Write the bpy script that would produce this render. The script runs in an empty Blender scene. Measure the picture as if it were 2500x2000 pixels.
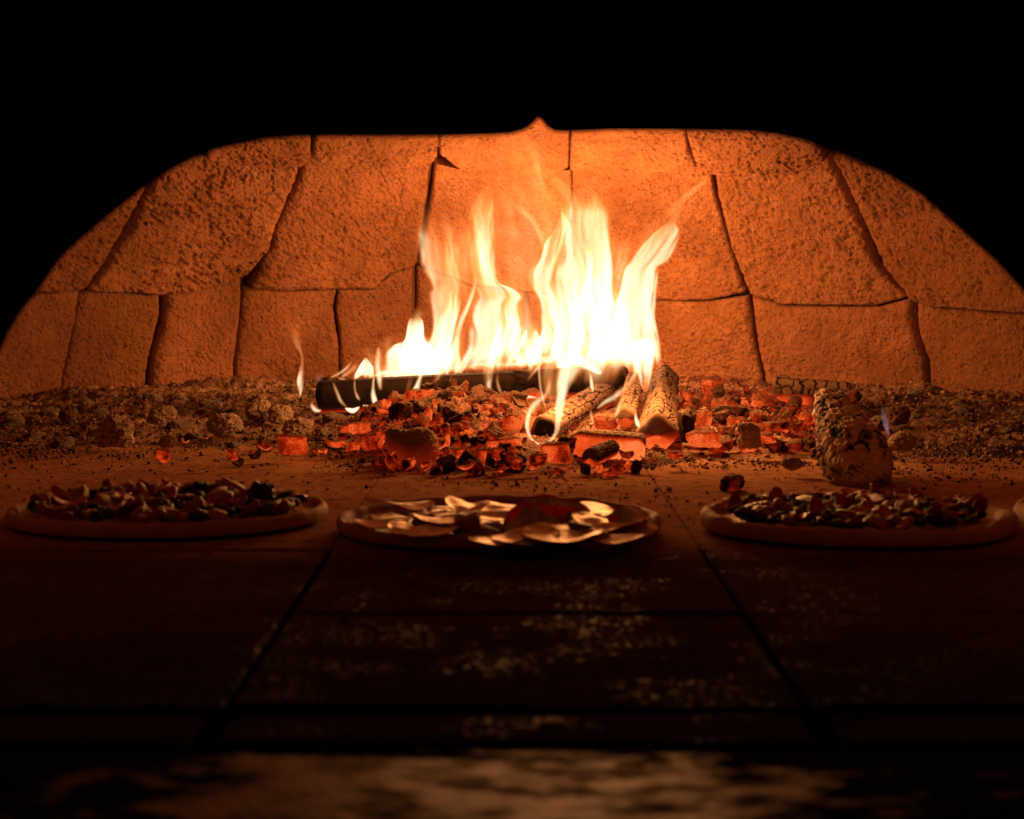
import bpy, bmesh, math, random
import numpy as np
from mathutils import Vector, Matrix, Euler

# ------------------------------------------------------------------ camera, world, lights, exposure
SC = bpy.context.scene
COL = SC.collection
FPX, CX, CY = 4638.0, 1250.0, 1000.0          # focal length and centre in pixels of the 2500 x 2000 photograph
CAMH = 0.23
PITCH = math.atan(322.0 / FPX)
cam = bpy.data.cameras.new("camera")
cam.sensor_fit = 'HORIZONTAL'
cam.sensor_width = 36.0
cam.lens = 36.0 * FPX / 2500.0
cam.clip_start = 0.05
cam.clip_end = 60.0
cam.dof.use_dof = True
cam.dof.focus_distance = 2.75
cam.dof.aperture_fstop = 10.0
camo = bpy.data.objects.new("camera", cam)
camo.location = (0, 0, CAMH)
camo.rotation_euler = (math.pi / 2 - PITCH, 0, 0)
COL.objects.link(camo)
SC.camera = camo

W = bpy.data.worlds.new("World")
SC.world = W
W.use_nodes = True
W.node_tree.nodes["Background"].inputs[0].default_value = (0.55, 0.7, 1.0, 1)
W.node_tree.nodes["Background"].inputs[1].default_value = 0.0012     # the dim room behind the photographer

SC.view_settings.view_transform = 'Standard'
SC.view_settings.look = 'None'
SC.view_settings.exposure = 0.0
SC.view_settings.gamma = 1.0
SC.render.engine = 'CYCLES'
SC.cycles.use_denoising = True
SC.cycles.max_bounces = 8
SC.cycles.diffuse_bounces = 5
SC.cycles.glossy_bounces = 3
SC.cycles.transmission_bounces = 3
SC.cycles.transparent_max_bounces = 96
SC.cycles.sample_clamp_indirect = 6.0
SC.cycles.caustics_reflective = False
SC.cycles.caustics_refractive = False

FIRE_LAMPS = [  # x, y, z, watts, radius : added for the fire's light; the back four brighten the wall
    (-0.15, 3.52, 0.20, 1.3, 0.05),
    (-0.01, 3.56, 0.26, 1.6, 0.05),
    (0.13, 3.57, 0.22, 1.8, 0.05),
    (0.25, 3.52, 0.27, 1.9, 0.05),
    (-0.10, 2.84, 0.16, 0.40, 0.03),
    (0.04, 2.66, 0.24, 0.85, 0.035),
    (0.12, 2.62, 0.18, 0.95, 0.035),
    (0.07, 2.54, 0.11, 0.35, 0.02),
    (0.19, 2.52, 0.17, 1.15, 0.025),
]
LAMP_GAIN = 2.5
for i, (x, y, z, wts, rad) in enumerate(FIRE_LAMPS):
    L = bpy.data.lights.new("fire_light", 'POINT')
    L.energy = wts * LAMP_GAIN
    L.color = (1.0, 0.385, 0.105)
    L.shadow_soft_size = rad
    o = bpy.data.objects.new("fire_light", L)
    o.location = (x, y, z)
    COL.objects.link(o)

# ------------------------------------------------------------------ maths helpers
rnd = random.Random(11)
RNG = np.random.default_rng(11)
CP, SP = math.cos(PITCH), math.sin(PITCH)


def ray(px, py):
    """Directions through photograph pixels, scaled so that the y component along the view axis is about 1."""
    px = np.asarray(px, float)
    py = np.asarray(py, float)
    dx = (px - CX) / FPX
    dz = (CY - py) / FPX
    return np.stack([dx, CP + dz * SP, -SP + dz * CP], -1)


def at(px, py, Y):
    d = ray(px, py)
    t = np.asarray(Y, float) / d[..., 1]
    p = d * t[..., None]
    p[..., 2] += CAMH
    return p


def on_floor(px, py, z=0.0):
    d = ray(px, py)
    t = (z - CAMH) / d[..., 2]
    p = d * t[..., None]
    p[..., 2] += CAMH
    return p


def V(p):
    return Vector((float(p[0]), float(p[1]), float(p[2])))


def sstep(a, b, x):
    t = np.clip((np.asarray(x, float) - a) / (b - a), 0, 1)
    return t * t * (3 - 2 * t)


def _hash(ix, iy, iz, seed):
    h = (ix.astype(np.int64) * 374761393 + iy.astype(np.int64) * 668265263 + iz.astype(np.int64) * 2147483647 + seed * 974634777)
    h = h & 0xffffffff
    h = ((h ^ (h >> 13)) * 1274126177) & 0xffffffff
    h = h ^ (h >> 16)
    h = (h * 1103515245) & 0xffffffff
    h = h ^ (h >> 13)
    return (h & 0xffffff) / float(0xffffff)


def vnoise(x, y, z=0.0, seed=0):
    """Value noise in 0..1."""
    x, y, z = np.broadcast_arrays(np.asarray(x, float), np.asarray(y, float), np.asarray(z, float))
    ix, iy, iz = np.floor(x), np.floor(y), np.floor(z)
    fx, fy, fz = x - ix, y - iy, z - iz
    fx = fx * fx * fx * (fx * (fx * 6 - 15) + 10)
    fy = fy * fy * fy * (fy * (fy * 6 - 15) + 10)
    fz = fz * fz * fz * (fz * (fz * 6 - 15) + 10)
    ix, iy, iz = ix.astype(np.int64), iy.astype(np.int64), iz.astype(np.int64)
    r = 0
    for a in (0, 1):
        wa = fx if a else 1 - fx
        for b in (0, 1):
            wb = fy if b else 1 - fy
            for c in (0, 1):
                wc = fz if c else 1 - fz
                r = r + _hash(ix + a, iy + b, iz + c, seed) * wa * wb * wc
    return r


def fbm(x, y, z=0.0, octv=4, seed=0, gain=0.5):
    s, a, t, f = 0.0, 1.0, 0.0, 1.0
    for k in range(octv):
        s = s + a * (vnoise(np.asarray(x) * f, np.asarray(y) * f, np.asarray(z) * f, seed + k * 17) - 0.5) * 2
        t += a
        a *= gain
        f *= 2.03
    return s / t


def voro(x, y, seed=0, jit=0.8):
    """2-D cell noise: (F2 - F1, cell id)."""
    x = np.asarray(x, float)
    y = np.asarray(y, float)
    ix, iy = np.floor(x), np.floor(y)
    f1 = np.full(x.shape, 9.0)
    f2 = np.full(x.shape, 9.0)
    cid = np.zeros(x.shape)
    z0 = np.zeros(x.shape, np.int64)
    for a in (-1, 0, 1):
        for b in (-1, 0, 1):
            cx, cy = ix + a, iy + b
            hx = _hash(cx.astype(np.int64), cy.astype(np.int64), z0, seed)
            hy = _hash(cx.astype(np.int64), cy.astype(np.int64), z0, seed + 5)
            px = cx + 0.5 + jit * (hx - 0.5)
            py = cy + 0.5 + jit * (hy - 0.5)
            d = np.maximum(np.abs(px - x), np.abs(py - y)) * 0.6 + np.hypot(px - x, py - y) * 0.4
            closer = d < f1
            f2 = np.where(closer, f1, np.minimum(f2, d))
            cid = np.where(closer, hx, cid)
            f1 = np.where(closer, d, f1)
    return f2 - f1, cid


def polyline(pts, n, smooth=False):
    p = np.array(pts, float)
    seg = np.hypot(np.diff(p[:, 0]), np.diff(p[:, 1]))
    s = np.concatenate([[0], np.cumsum(seg)])
    s /= s[-1]
    t = np.linspace(0, 1, n)
    return np.stack([np.interp(t, s, p[:, k]) for k in range(p.shape[1])], -1)


def crspline(pts, n):
    """Catmull-Rom through rows of any dimension, spaced by the first two columns' length."""
    p = np.array(pts, float)
    seg = np.hypot(np.diff(p[:, 0]), np.diff(p[:, 1])) ** 0.5 + 1e-6
    s = np.concatenate([[0], np.cumsum(seg)])
    s /= s[-1]
    m = np.zeros_like(p)
    m[1:-1] = (p[2:] - p[:-2]) / (s[2:] - s[:-2])[:, None]
    m[0] = (p[1] - p[0]) / (s[1] - s[0])
    m[-1] = (p[-1] - p[-2]) / (s[-1] - s[-2])
    t = np.linspace(0, 1, n)
    k = np.clip(np.searchsorted(s, t, side='right') - 1, 0, len(p) - 2)
    h = (s[k + 1] - s[k])[:, None]
    u = ((t - s[k]) / (s[k + 1] - s[k]))[:, None]
    return ((2 * u**3 - 3 * u**2 + 1) * p[k] + (u**3 - 2 * u**2 + u) * h * m[k] + (-2 * u**3 + 3 * u**2) * p[k + 1] + (u**3 - u**2) * h * m[k + 1])


# ------------------------------------------------------------------ object helpers
def make(name, verts, faces, mat=None, parent=None, smooth=True, attrs=None, loc=None):
    me = bpy.data.meshes.new(name)
    me.from_pydata([tuple(map(float, v)) for v in verts], [], [tuple(map(int, f)) for f in faces])
    if smooth:
        me.polygons.foreach_set("use_smooth", [True] * len(me.polygons))
    if attrs:
        for an, data in attrs.items():
            data = np.asarray(data, np.float32)
            a = me.attributes.new(an, 'FLOAT_COLOR', 'POINT')
            buf = np.ones((len(verts), 4), np.float32)
            buf[:, :data.shape[1]] = data
            a.data.foreach_set("color", buf.ravel())
    me.update()
    if mat:
        me.materials.append(mat)
    o = bpy.data.objects.new(name, me)
    COL.objects.link(o)
    if parent is not None:
        o.parent = parent
    if loc is not None:
        o.location = loc
    return o


def empty(name, loc, label, cat, group=None, rz=0.0):
    o = bpy.data.objects.new(name, None)
    o.empty_display_size = 0.03
    o.location = loc
    o.rotation_euler = (0, 0, rz)
    COL.objects.link(o)
    return tag(o, label, cat, group)


def tag(o, label=None, cat=None, group=None, kind=None):
    if label:
        o["label"] = label
    if cat:
        o["category"] = cat
    if group:
        o["group"] = group
    if kind:
        o["kind"] = kind
    return o


def grid_faces(nr, nc, wrap=False, base=0):
    r, c = np.meshgrid(np.arange(nr - 1), np.arange(nc if wrap else nc - 1), indexing='ij')
    c2 = (c + 1) % nc
    f = np.stack([r * nc + c, r * nc + c2, (r + 1) * nc + c2, (r + 1) * nc + c], -1).reshape(-1, 4)
    return (f + base).tolist()


# ------------------------------------------------------------------ materials
def mat_new(name):
    m = bpy.data.materials.new(name)
    m.use_nodes = True
    nt = m.node_tree
    nt.nodes.clear()
    out = nt.nodes.new("ShaderNodeOutputMaterial")
    return m, nt, out


def N(nt, typ, **kw):
    n = nt.nodes.new(typ)
    for k, v in kw.items():
        if k.startswith('_'):
            setattr(n, k[1:], v)
        else:
            key = k.replace('__', ' ')
            n.inputs[key].default_value = v
    return n


def ramp(nt, fac, stops):
    r = nt.nodes.new("ShaderNodeValToRGB")
    el = r.color_ramp.elements
    while len(el) < len(stops):
        el.new(0.5)
    for e, (p, c) in zip(el, stops):
        e.position = p
        e.color = (c, c, c, 1) if isinstance(c, (int, float)) else (*c, 1)
    nt.links.new(fac, r.inputs[0])
    return r.outputs[0]


def noise(nt, vec, scale, detail=4, rough=0.55, dist=0.0):
    n = nt.nodes.new("ShaderNodeTexNoise")
    n.inputs["Scale"].default_value = scale
    n.inputs["Detail"].default_value = detail
    n.inputs["Roughness"].default_value = rough
    n.inputs["Distortion"].default_value = dist
    if vec is not None:
        nt.links.new(vec, n.inputs["Vector"])
    return n.outputs["Fac"]


def mathn(nt, op, a, b=None, c=None, clamp=False):
    n = nt.nodes.new("ShaderNodeMath")
    n.operation = op
    n.use_clamp = clamp
    for k, v in enumerate((a, b, c)):
        if v is None:
            continue
        if isinstance(v, (int, float)):
            n.inputs[k].default_value = v
        else:
            nt.links.new(v, n.inputs[k])
    return n.outputs[0]


def mixc(nt, fac, a, b, typ='MIX'):
    n = nt.nodes.new("ShaderNodeMix")
    n.data_type = 'RGBA'
    n.blend_type = typ
    for sock, v in ((n.inputs[0], fac), (n.inputs[6], a), (n.inputs[7], b)):
        if isinstance(v, (int, float)):
            sock.default_value = v
        elif isinstance(v, tuple):
            sock.default_value = (*v, 1)
        else:
            nt.links.new(v, sock)
    return n.outputs[2]


def bump(nt, h, dist, strength=1.0, nrm=None):
    b = nt.nodes.new("ShaderNodeBump")
    b.inputs["Strength"].default_value = strength
    b.inputs["Distance"].default_value = dist
    nt.links.new(h, b.inputs["Height"])
    if nrm is not None:
        nt.links.new(nrm, b.inputs["Normal"])
    return b.outputs[0]


def principled(nt, out, color, rough=0.9, nrm=None, spec=0.3, **kw):
    p = nt.nodes.new("ShaderNodeBsdfPrincipled")
    if isinstance(color, tuple):
        p.inputs["Base Color"].default_value = (*color, 1)
    else:
        nt.links.new(color, p.inputs["Base Color"])
    if isinstance(rough, (int, float)):
        p.inputs["Roughness"].default_value = rough
    else:
        nt.links.new(rough, p.inputs["Roughness"])
    p.inputs["Specular IOR Level"].default_value = spec
    if nrm is not None:
        nt.links.new(nrm, p.inputs["Normal"])
    for k, v in kw.items():
        p.inputs[k.replace('__', ' ')].default_value = v
    nt.links.new(p.outputs[0], out.inputs["Surface"])
    return p


def objcoord(nt):
    return nt.nodes.new("ShaderNodeTexCoord").outputs["Object"]


def geo_pos(nt):
    return nt.nodes.new("ShaderNodeNewGeometry").outputs["Position"]


def mat_brick():
    m, nt, out = mat_new("fire_brick")
    co = objcoord(nt)
    oi = nt.nodes.new("ShaderNodeObjectInfo")
    n1 = noise(nt, co, 9, 4)
    n2 = noise(nt, co, 90, 5, 0.65)
    n3 = noise(nt, co, 30, 5, 0.6, 0.6)
    c = mixc(nt, ramp(nt, n1, [(0.3, 0.0), (0.7, 1.0)]), (0.36, 0.158, 0.078), (0.54, 0.255, 0.130))
    c = mixc(nt, ramp(nt, n3, [(0.42, 0.0), (0.75, 0.55)]), c, (0.22, 0.085, 0.035))
    c = mixc(nt, ramp(nt, n2, [(0.56, 0.0), (0.72, 0.5)]), c, (0.58, 0.30, 0.15))
    c = mixc(nt, mathn(nt, 'MULTIPLY', oi.outputs["Random"], 0.55), c, (0.27, 0.112, 0.05))
    c = mixc(nt, ramp(nt, noise(nt, geo_pos(nt), 3.2, 4, 0.6), [(0.46, 0.0), (0.66, 0.65)]), c, (0.16, 0.066, 0.03))
    speck = ramp(nt, noise(nt, co, 150, 4, 0.6), [(0.55, 0.0), (0.64, 0.85)])
    c = mixc(nt, mathn(nt, 'MULTIPLY', speck, ramp(nt, noise(nt, co, 22, 3, 0.5), [(0.40, 0.15), (0.6, 1.0)])), c, (0.11, 0.042, 0.02))
    vo = nt.nodes.new("ShaderNodeTexVoronoi")
    vo.inputs["Scale"].default_value = 120
    vo.inputs["Randomness"].default_value = 1.0
    nt.links.new(co, vo.inputs["Vector"])
    pits = ramp(nt, vo.outputs["Distance"], [(0.0, 0.0), (0.35, 1.0)])
    sel = ramp(nt, noise(nt, co, 40, 3), [(0.45, 1.0), (0.6, 0.0)])
    pit = mathn(nt, 'MAXIMUM', pits, sel)
    h = mathn(nt, 'ADD', mathn(nt, 'MULTIPLY', noise(nt, co, 170, 6, 0.7), 0.6), mathn(nt, 'MULTIPLY', n2, 1.0))
    h = mathn(nt, 'ADD', h, mathn(nt, 'MULTIPLY', pit, 0.6))
    nrm = bump(nt, h, 0.011, 1.0)
    principled(nt, out, c, 0.95, nrm, 0.15)
    return m


def mat_simple(name, col, rough=0.9, spec=0.2, bump_scale=None, bump_d=0.002, var=None, vscale=20):
    m, nt, out = mat_new(name)
    co = objcoord(nt)
    c = col
    if var:
        c = mixc(nt, ramp(nt, noise(nt, co, vscale, 5, 0.6), [(0.35, 0.0), (0.65, 1.0)]), col, var)
    nrm = None
    if bump_scale:
        nrm = bump(nt, noise(nt, co, bump_scale, 5, 0.65), bump_d)
    principled(nt, out, c, rough, nrm, spec)
    return m


def mat_floor():
    m, nt, out = mat_new("hearth_stone")
    geo = nt.nodes.new("ShaderNodeNewGeometry")
    co = geo.outputs["Position"]
    n1 = noise(nt, co, 6, 4)
    n2 = noise(nt, co, 60, 5, 0.65)
    n3 = noise(nt, co, 250, 4, 0.7)
    c = mixc(nt, ramp(nt, n1, [(0.3, 0.0), (0.7, 1.0)]), (0.42, 0.215, 0.115), (0.56, 0.31, 0.18))
    c = mixc(nt, ramp(nt, n2, [(0.52, 0.0), (0.66, 0.8)]), c, (0.09, 0.042, 0.022))
    c = mixc(nt, ramp(nt, n3, [(0.60, 0.0), (0.70, 0.8)]), c, (0.40, 0.22, 0.12))
    # swept, slightly polished stone towards the mouth, ash-dusted at the back
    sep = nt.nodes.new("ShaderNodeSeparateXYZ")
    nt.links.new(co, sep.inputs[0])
    dust_falloff = ramp(nt, mathn(nt, 'DIVIDE', sep.outputs[1], 4.0), [(0.385, 0.0), (0.425, 1.0)])
    c = mixc(nt, dust_falloff, mixc(nt, 0.85, c, (0.032, 0.017, 0.011)), c)  # front colour darkened further to paint in the firelight's falloff
    rough = mathn(nt, 'ADD', mathn(nt, 'MULTIPLY', dust_falloff, 0.35), ramp(nt, n2, [(0.35, 0.42), (0.62, 0.70)]))
    h = mathn(nt, 'ADD', mathn(nt, 'MULTIPLY', n2, 1.0), mathn(nt, 'MULTIPLY', n3, 0.6))
    p = principled(nt, out, c, rough, bump(nt, h, 0.004), 0.35)
    glint = ramp(nt, noise(nt, co, 260, 3, 0.6), [(0.60, 0.0), (0.70, 1.0)])
    greasy = ramp(nt, noise(nt, co, 11, 3, 0.5), [(0.50, 0.0), (0.64, 1.0)])
    nt.links.new(mathn(nt, 'MULTIPLY', mathn(nt, 'MULTIPLY', glint, greasy), 0.13), p.inputs["Specular IOR Level"])
    return m


def mat_threshold():
    m, nt, out = mat_new("threshold_stone")
    geo = nt.nodes.new("ShaderNodeNewGeometry")
    co = geo.outputs["Position"]
    st = nt.nodes.new("ShaderNodeMapping")
    st.inputs["Scale"].default_value = (1.0, 1.6, 1.0)
    nt.links.new(co, st.inputs[0])
    n1 = noise(nt, st.outputs[0], 26, 5, 0.65)
    n2 = noise(nt, co, 160, 4, 0.6)
    sx = nt.nodes.new("ShaderNodeSeparateXYZ")
    nt.links.new(co, sx.inputs[0])
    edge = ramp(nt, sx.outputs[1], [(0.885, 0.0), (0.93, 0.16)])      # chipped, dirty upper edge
    side = ramp(nt, mathn(nt, 'ABSOLUTE', mathn(nt, 'ADD', sx.outputs[0], 0.02)), [(0.10, 0.0), (0.20, 0.22)])  # fades the pale tone sideways to the painted reflection's width
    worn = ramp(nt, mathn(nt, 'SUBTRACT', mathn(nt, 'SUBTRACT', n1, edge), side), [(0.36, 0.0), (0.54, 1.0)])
    c = mixc(nt, worn, (0.03, 0.017, 0.012), (0.62, 0.225, 0.115))  # pale worn stone; its warm tone also paints in the fire's reflection
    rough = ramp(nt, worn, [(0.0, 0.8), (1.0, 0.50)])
    p = principled(nt, out, c, rough, bump(nt, n2, 0.0010), 0.55)
    nt.links.new(mathn(nt, 'MULTIPLY', worn, 0.08), p.inputs["Specular IOR Level"])
    return m


def mat_flame():
    m, nt, out = mat_new("flame")
    a = nt.nodes.new("ShaderNodeAttribute")
    a.attribute_name = "firelight"
    e = nt.nodes.new("ShaderNodeEmission")
    nt.links.new(a.outputs["Color"], e.inputs["Color"])
    e.inputs["Strength"].default_value = 1.0
    t = nt.nodes.new("ShaderNodeBsdfTransparent")
    s = nt.nodes.new("ShaderNodeAddShader")
    nt.links.new(e.outputs[0], s.inputs[0])
    nt.links.new(t.outputs[0], s.inputs[1])
    nt.links.new(s.outputs[0], out.inputs["Surface"])
    m.cycles.emission_sampling = 'NONE'
    return m


def glow_colour(nt, heat):
    return ramp(nt, heat, [(0.0, (0.0, 0.0, 0.0)), (0.25, (0.16, 0.006, 0.001)), (0.55, (0.50, 0.030, 0.003)), (0.8, (0.86, 0.085, 0.012)), (1.0, (1.0, 0.20, 0.045))])


def mat_ember(name="ember", lo=0.44, hi=0.80, gain=1.0, ash=0.65):
    """Charcoal that glows from inside; pale ash lies on what faces up."""
    m, nt, out = mat_new(name)
    co = objcoord(nt)
    oi = nt.nodes.new("ShaderNodeObjectInfo")
    off = nt.nodes.new("ShaderNodeVectorMath")
    off.operation = 'ADD'
    cmb = nt.nodes.new("ShaderNodeCombineXYZ")
    nt.links.new(mathn(nt, 'MULTIPLY', oi.outputs["Random"], 91.0), cmb.inputs[0])
    nt.links.new(co, off.inputs[0])
    nt.links.new(cmb.outputs[0], off.inputs[1])
    vec = off.outputs[0]
    n1 = noise(nt, vec, 0.8, 3, 0.5)
    n2 = noise(nt, vec, 5.0, 5, 0.65)
    n4 = noise(nt, vec, 14.0, 4, 0.65)
    geo = nt.nodes.new("ShaderNodeNewGeometry")
    sep = nt.nodes.new("ShaderNodeSeparateXYZ")
    nt.links.new(geo.outputs["Normal"], sep.inputs[0])
    up = ramp(nt, mathn(nt, 'ADD', sep.outputs[2], mathn(nt, 'MULTIPLY', n2, 0.5)), [(0.55, 0.0), (0.95, 1.0)])
    base = mathn(nt, 'ADD', mathn(nt, 'MULTIPLY', n1, 0.75), mathn(nt, 'MULTIPLY', n2, 0.35))
    base = mathn(nt, 'ADD', base, mathn(nt, 'MULTIPLY', mathn(nt, 'SUBTRACT', oi.outputs["Random"], 0.5), 0.30))
    heat = ramp(nt, base, [(lo, 0.0), (hi, 1.0)])
    heat = mathn(nt, 'MULTIPLY', heat, mathn(nt, 'SUBTRACT', 1.0, mathn(nt, 'MULTIPLY', up, 0.75)))
    crk = nt.nodes.new("ShaderNodeTexVoronoi")
    crk.feature = 'DISTANCE_TO_EDGE'
    crk.inputs["Scale"].default_value = 1.5
    nt.links.new(vec, crk.inputs["Vector"])
    line = ramp(nt, crk.outputs["Distance"], [(0.0, 0.0), (0.03, 1.0)])
    heat = mathn(nt, 'MULTIPLY', heat, mathn(nt, 'ADD', mathn(nt, 'MULTIPLY', line, 0.25), 0.75))
    heat = mathn(nt, 'MULTIPLY', heat, ramp(nt, n4, [(0.36, 0.55), (0.6, 1.1)]))
    heat = mathn(nt, 'MULTIPLY', heat, gain)
    c = mixc(nt, mathn(nt, 'MULTIPLY', up, ash), (0.045, 0.022, 0.014), (0.40, 0.25, 0.165))
    c = mixc(nt, ramp(nt, n4, [(0.4, 0.0), (0.7, 0.45)]), c, (0.30, 0.17, 0.10))
    c = mixc(nt, line, (0.012, 0.008, 0.006), c)
    h = mathn(nt, 'ADD', mathn(nt, 'MULTIPLY', n2, 0.6), mathn(nt, 'MULTIPLY', n4, 0.5))
    h = mathn(nt, 'ADD', h, mathn(nt, 'MULTIPLY', line, 0.5))
    p = principled(nt, out, c, 0.95, bump(nt, h, 0.006, 1.0), 0.05)
    nt.links.new(glow_colour(nt, heat), p.inputs["Emission Color"])
    p.inputs["Emission Strength"].default_value = 1.0
    m.cycles.emission_sampling = 'NONE'
    return m


def mat_char(name, dark, ash, bscale=90, bd=0.002, grain=None, glow_gain=1.0, rough=0.85, spec=0.2):
    """Burnt wood. The mesh carries a colour 'wood': R crack depth, G ash cover, B heat."""
    m, nt, out = mat_new(name)
    co = objcoord(nt)
    a = nt.nodes.new("ShaderNodeAttribute")
    a.attribute_name = "wood"
    sp = nt.nodes.new("ShaderNodeSeparateColor")
    nt.links.new(a.outputs["Color"], sp.inputs[0])
    vec = co
    if grain:
        mp = nt.nodes.new("ShaderNodeMapping")
        mp.inputs["Scale"].default_value = grain
        nt.links.new(co, mp.inputs[0])
        vec = mp.outputs[0]
    n1 = noise(nt, vec, bscale, 5, 0.65)
    n0 = noise(nt, co, bscale * 0.25, 4, 0.6)
    ashf = mathn(nt, 'MULTIPLY', sp.outputs[1], ramp(nt, mathn(nt, 'ADD', mathn(nt, 'MULTIPLY', n1, 0.5), mathn(nt, 'MULTIPLY', n0, 0.5)), [(0.3, 0.35), (0.62, 1.0)]))
    c = mixc(nt, ashf, dark, ash)
    c = mixc(nt, sp.outputs[0], c, (0.010, 0.007, 0.005))
    p = principled(nt, out, c, rough, bump(nt, n1, bd), spec)
    heat = mathn(nt, 'MULTIPLY', sp.outputs[2], ramp(nt, n0, [(0.25, 0.45), (0.65, 1.1)]))
    nt.links.new(glow_colour(nt, mathn(nt, 'MULTIPLY', heat, glow_gain)), p.inputs["Emission Color"])
    p.inputs["Emission Strength"].default_value = 1.0
    m.cycles.emission_sampling = 'NONE'
    return m


def mat_ash():
    m, nt, out = mat_new("ash")
    geo = nt.nodes.new("ShaderNodeNewGeometry")
    co = geo.outputs["Position"]
    a = nt.nodes.new("ShaderNodeAttribute")
    a.attribute_name = "bed"
    sp = nt.nodes.new("ShaderNodeSeparateColor")
    nt.links.new(a.outputs["Color"], sp.inputs[0])
    n1 = noise(nt, co, 14, 5, 0.6)
    n2 = noise(nt, co, 110, 5, 0.7)
    n3 = noise(nt, co, 320, 4, 0.7)
    f = mathn(nt, 'ADD', mathn(nt, 'MULTIPLY', n1, 0.55), mathn(nt, 'MULTIPLY', n2, 0.45))
    f = mathn(nt, 'ADD', f, mathn(nt, 'MULTIPLY', mathn(nt, 'SUBTRACT', sp.outputs[0], 0.5), 0.5))
    c = ramp(nt, f, [(0.38, (0.035, 0.02, 0.013)), (0.50, (0.20, 0.11, 0.068)), (0.66, (0.52, 0.34, 0.23))])
    h = mathn(nt, 'ADD', n2, mathn(nt, 'MULTIPLY', n3, 0.6))
    p = principled(nt, out, c, 0.97, bump(nt, h, 0.006), 0.1)
    heat = mathn(nt, 'MULTIPLY', sp.outputs[2], ramp(nt, mathn(nt, 'ADD', mathn(nt, 'MULTIPLY', noise(nt, co, 38, 4, 0.6), 0.7), mathn(nt, 'MULTIPLY', n2, 0.3)), [(0.42, 0.0), (0.66, 0.9)]))
    nt.links.new(glow_colour(nt, heat), p.inputs["Emission Color"])
    p.inputs["Emission Strength"].default_value = 1.0
    m.cycles.emission_sampling = 'NONE'
    return m


def mat_food(name, col, rough=0.4, spec=0.5, sss=0.0, var=None, vscale=60, bscale=120, bd=0.001, sssr=(0.01, 0.003, 0.001)):
    m, nt, out = mat_new(name)
    co = objcoord(nt)
    c = col
    if var:
        c = mixc(nt, ramp(nt, noise(nt, co, vscale, 4, 0.6), [(0.35, 0.0), (0.65, 1.0)]), col, var)
    p = principled(nt, out, c, rough, bump(nt, noise(nt, co, bscale, 4, 0.6), bd), spec)
    if sss > 0:
        p.inputs["Subsurface Weight"].default_value = sss
        p.inputs["Subsurface Radius"].default_value = sssr
        p.inputs["Subsurface Scale"].default_value = 1.0
    return m


def mat_salami():
    m, nt, out = mat_new("salami")
    co = objcoord(nt)
    n = noise(nt, co, 140, 3, 0.5)
    c = mixc(nt, ramp(nt, n, [(0.5, 0.0), (0.6, 0.7)]), (0.50, 0.14, 0.085), (0.68, 0.42, 0.30))
    nrm = bump(nt, noise(nt, co, 220, 4, 0.6), 0.0007)
    d = nt.nodes.new("ShaderNodeBsdfDiffuse")
    nt.links.new(c, d.inputs[0])
    nt.links.new(nrm, d.inputs["Normal"])
    t = nt.nodes.new("ShaderNodeBsdfTranslucent")
    t.inputs[0].default_value = (0.95, 0.045, 0.03, 1)
    g = nt.nodes.new("ShaderNodeBsdfGlossy")
    g.inputs[0].default_value = (0.8, 0.72, 0.66, 1)
    nt.links.new(ramp(nt, n, [(0.3, 0.40), (0.7, 0.58)]), g.inputs["Roughness"])
    nt.links.new(nrm, g.inputs["Normal"])
    m1 = nt.nodes.new("ShaderNodeMixShader")
    m1.inputs[0].default_value = 0.5
    nt.links.new(d.outputs[0], m1.inputs[1])
    nt.links.new(t.outputs[0], m1.inputs[2])
    fr = nt.nodes.new("ShaderNodeFresnel")
    fr.inputs[0].default_value = 1.5
    m2 = nt.nodes.new("ShaderNodeMixShader")
    nt.links.new(fr.outputs[0], m2.inputs[0])
    nt.links.new(m1.outputs[0], m2.inputs[1])
    nt.links.new(g.outputs[0], m2.inputs[2])
    nt.links.new(m2.outputs[0], out.inputs["Surface"])
    return m


M_BRICK = mat_brick()
M_MORTAR = mat_simple("mortar", (0.22, 0.10, 0.05), bump_scale=120, bump_d=0.004, var=(0.32, 0.15, 0.075))
M_LINING = mat_simple("brick_lining", (0.50, 0.24, 0.12), bump_scale=120, bump_d=0.004, var=(0.40, 0.18, 0.09))
M_SOOT = mat_simple("soot", (0.012, 0.009, 0.008), 0.98, 0.05)
M_FLOOR = mat_floor()
M_JOINT = mat_simple("joint_dirt", (0.010, 0.006, 0.004), 0.97, 0.0, 150, 0.003)
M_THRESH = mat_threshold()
M_FLAME = mat_flame()
M_EMBER = mat_ember()
M_HOT = mat_ember("hot_ember", 0.32, 0.70, 1.0, 0.6)
M_DULL = mat_ember("dull_ember", 0.56, 0.92, 0.85, 0.9)
M_CHAR = mat_char("charred_wood", (0.016, 0.010, 0.008), (0.30, 0.17, 0.10))
M_LOG = mat_char("black_log", (0.010, 0.0065, 0.0055), (0.20, 0.11, 0.065), 60, 0.0015, (0.12, 1, 1), rough=0.7, spec=0.08)
M_CRACKED = mat_char("cracked_charcoal", (0.10, 0.055, 0.035), (0.40, 0.24, 0.15), 110, 0.0012)
M_WHITE = mat_char("ash_bark", (0.46, 0.31, 0.22), (0.90, 0.72, 0.56), 110, 0.005, (1, 1, 1))
M_ASHLUMP = mat_char("ash_lump", (0.34, 0.22, 0.15), (0.66, 0.50, 0.38), 150, 0.007)
M_ASH = mat_ash()
M_CRUMB = mat_simple("ash_crumb", (0.48, 0.31, 0.21), 0.97, 0.1, 200, 0.002, (0.26, 0.15, 0.095), 40)
M_COAL = mat_simple("charcoal_crumb", (0.022, 0.014, 0.010), 0.8, 0.2, 200, 0.002, (0.08, 0.045, 0.03), 40)
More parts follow.
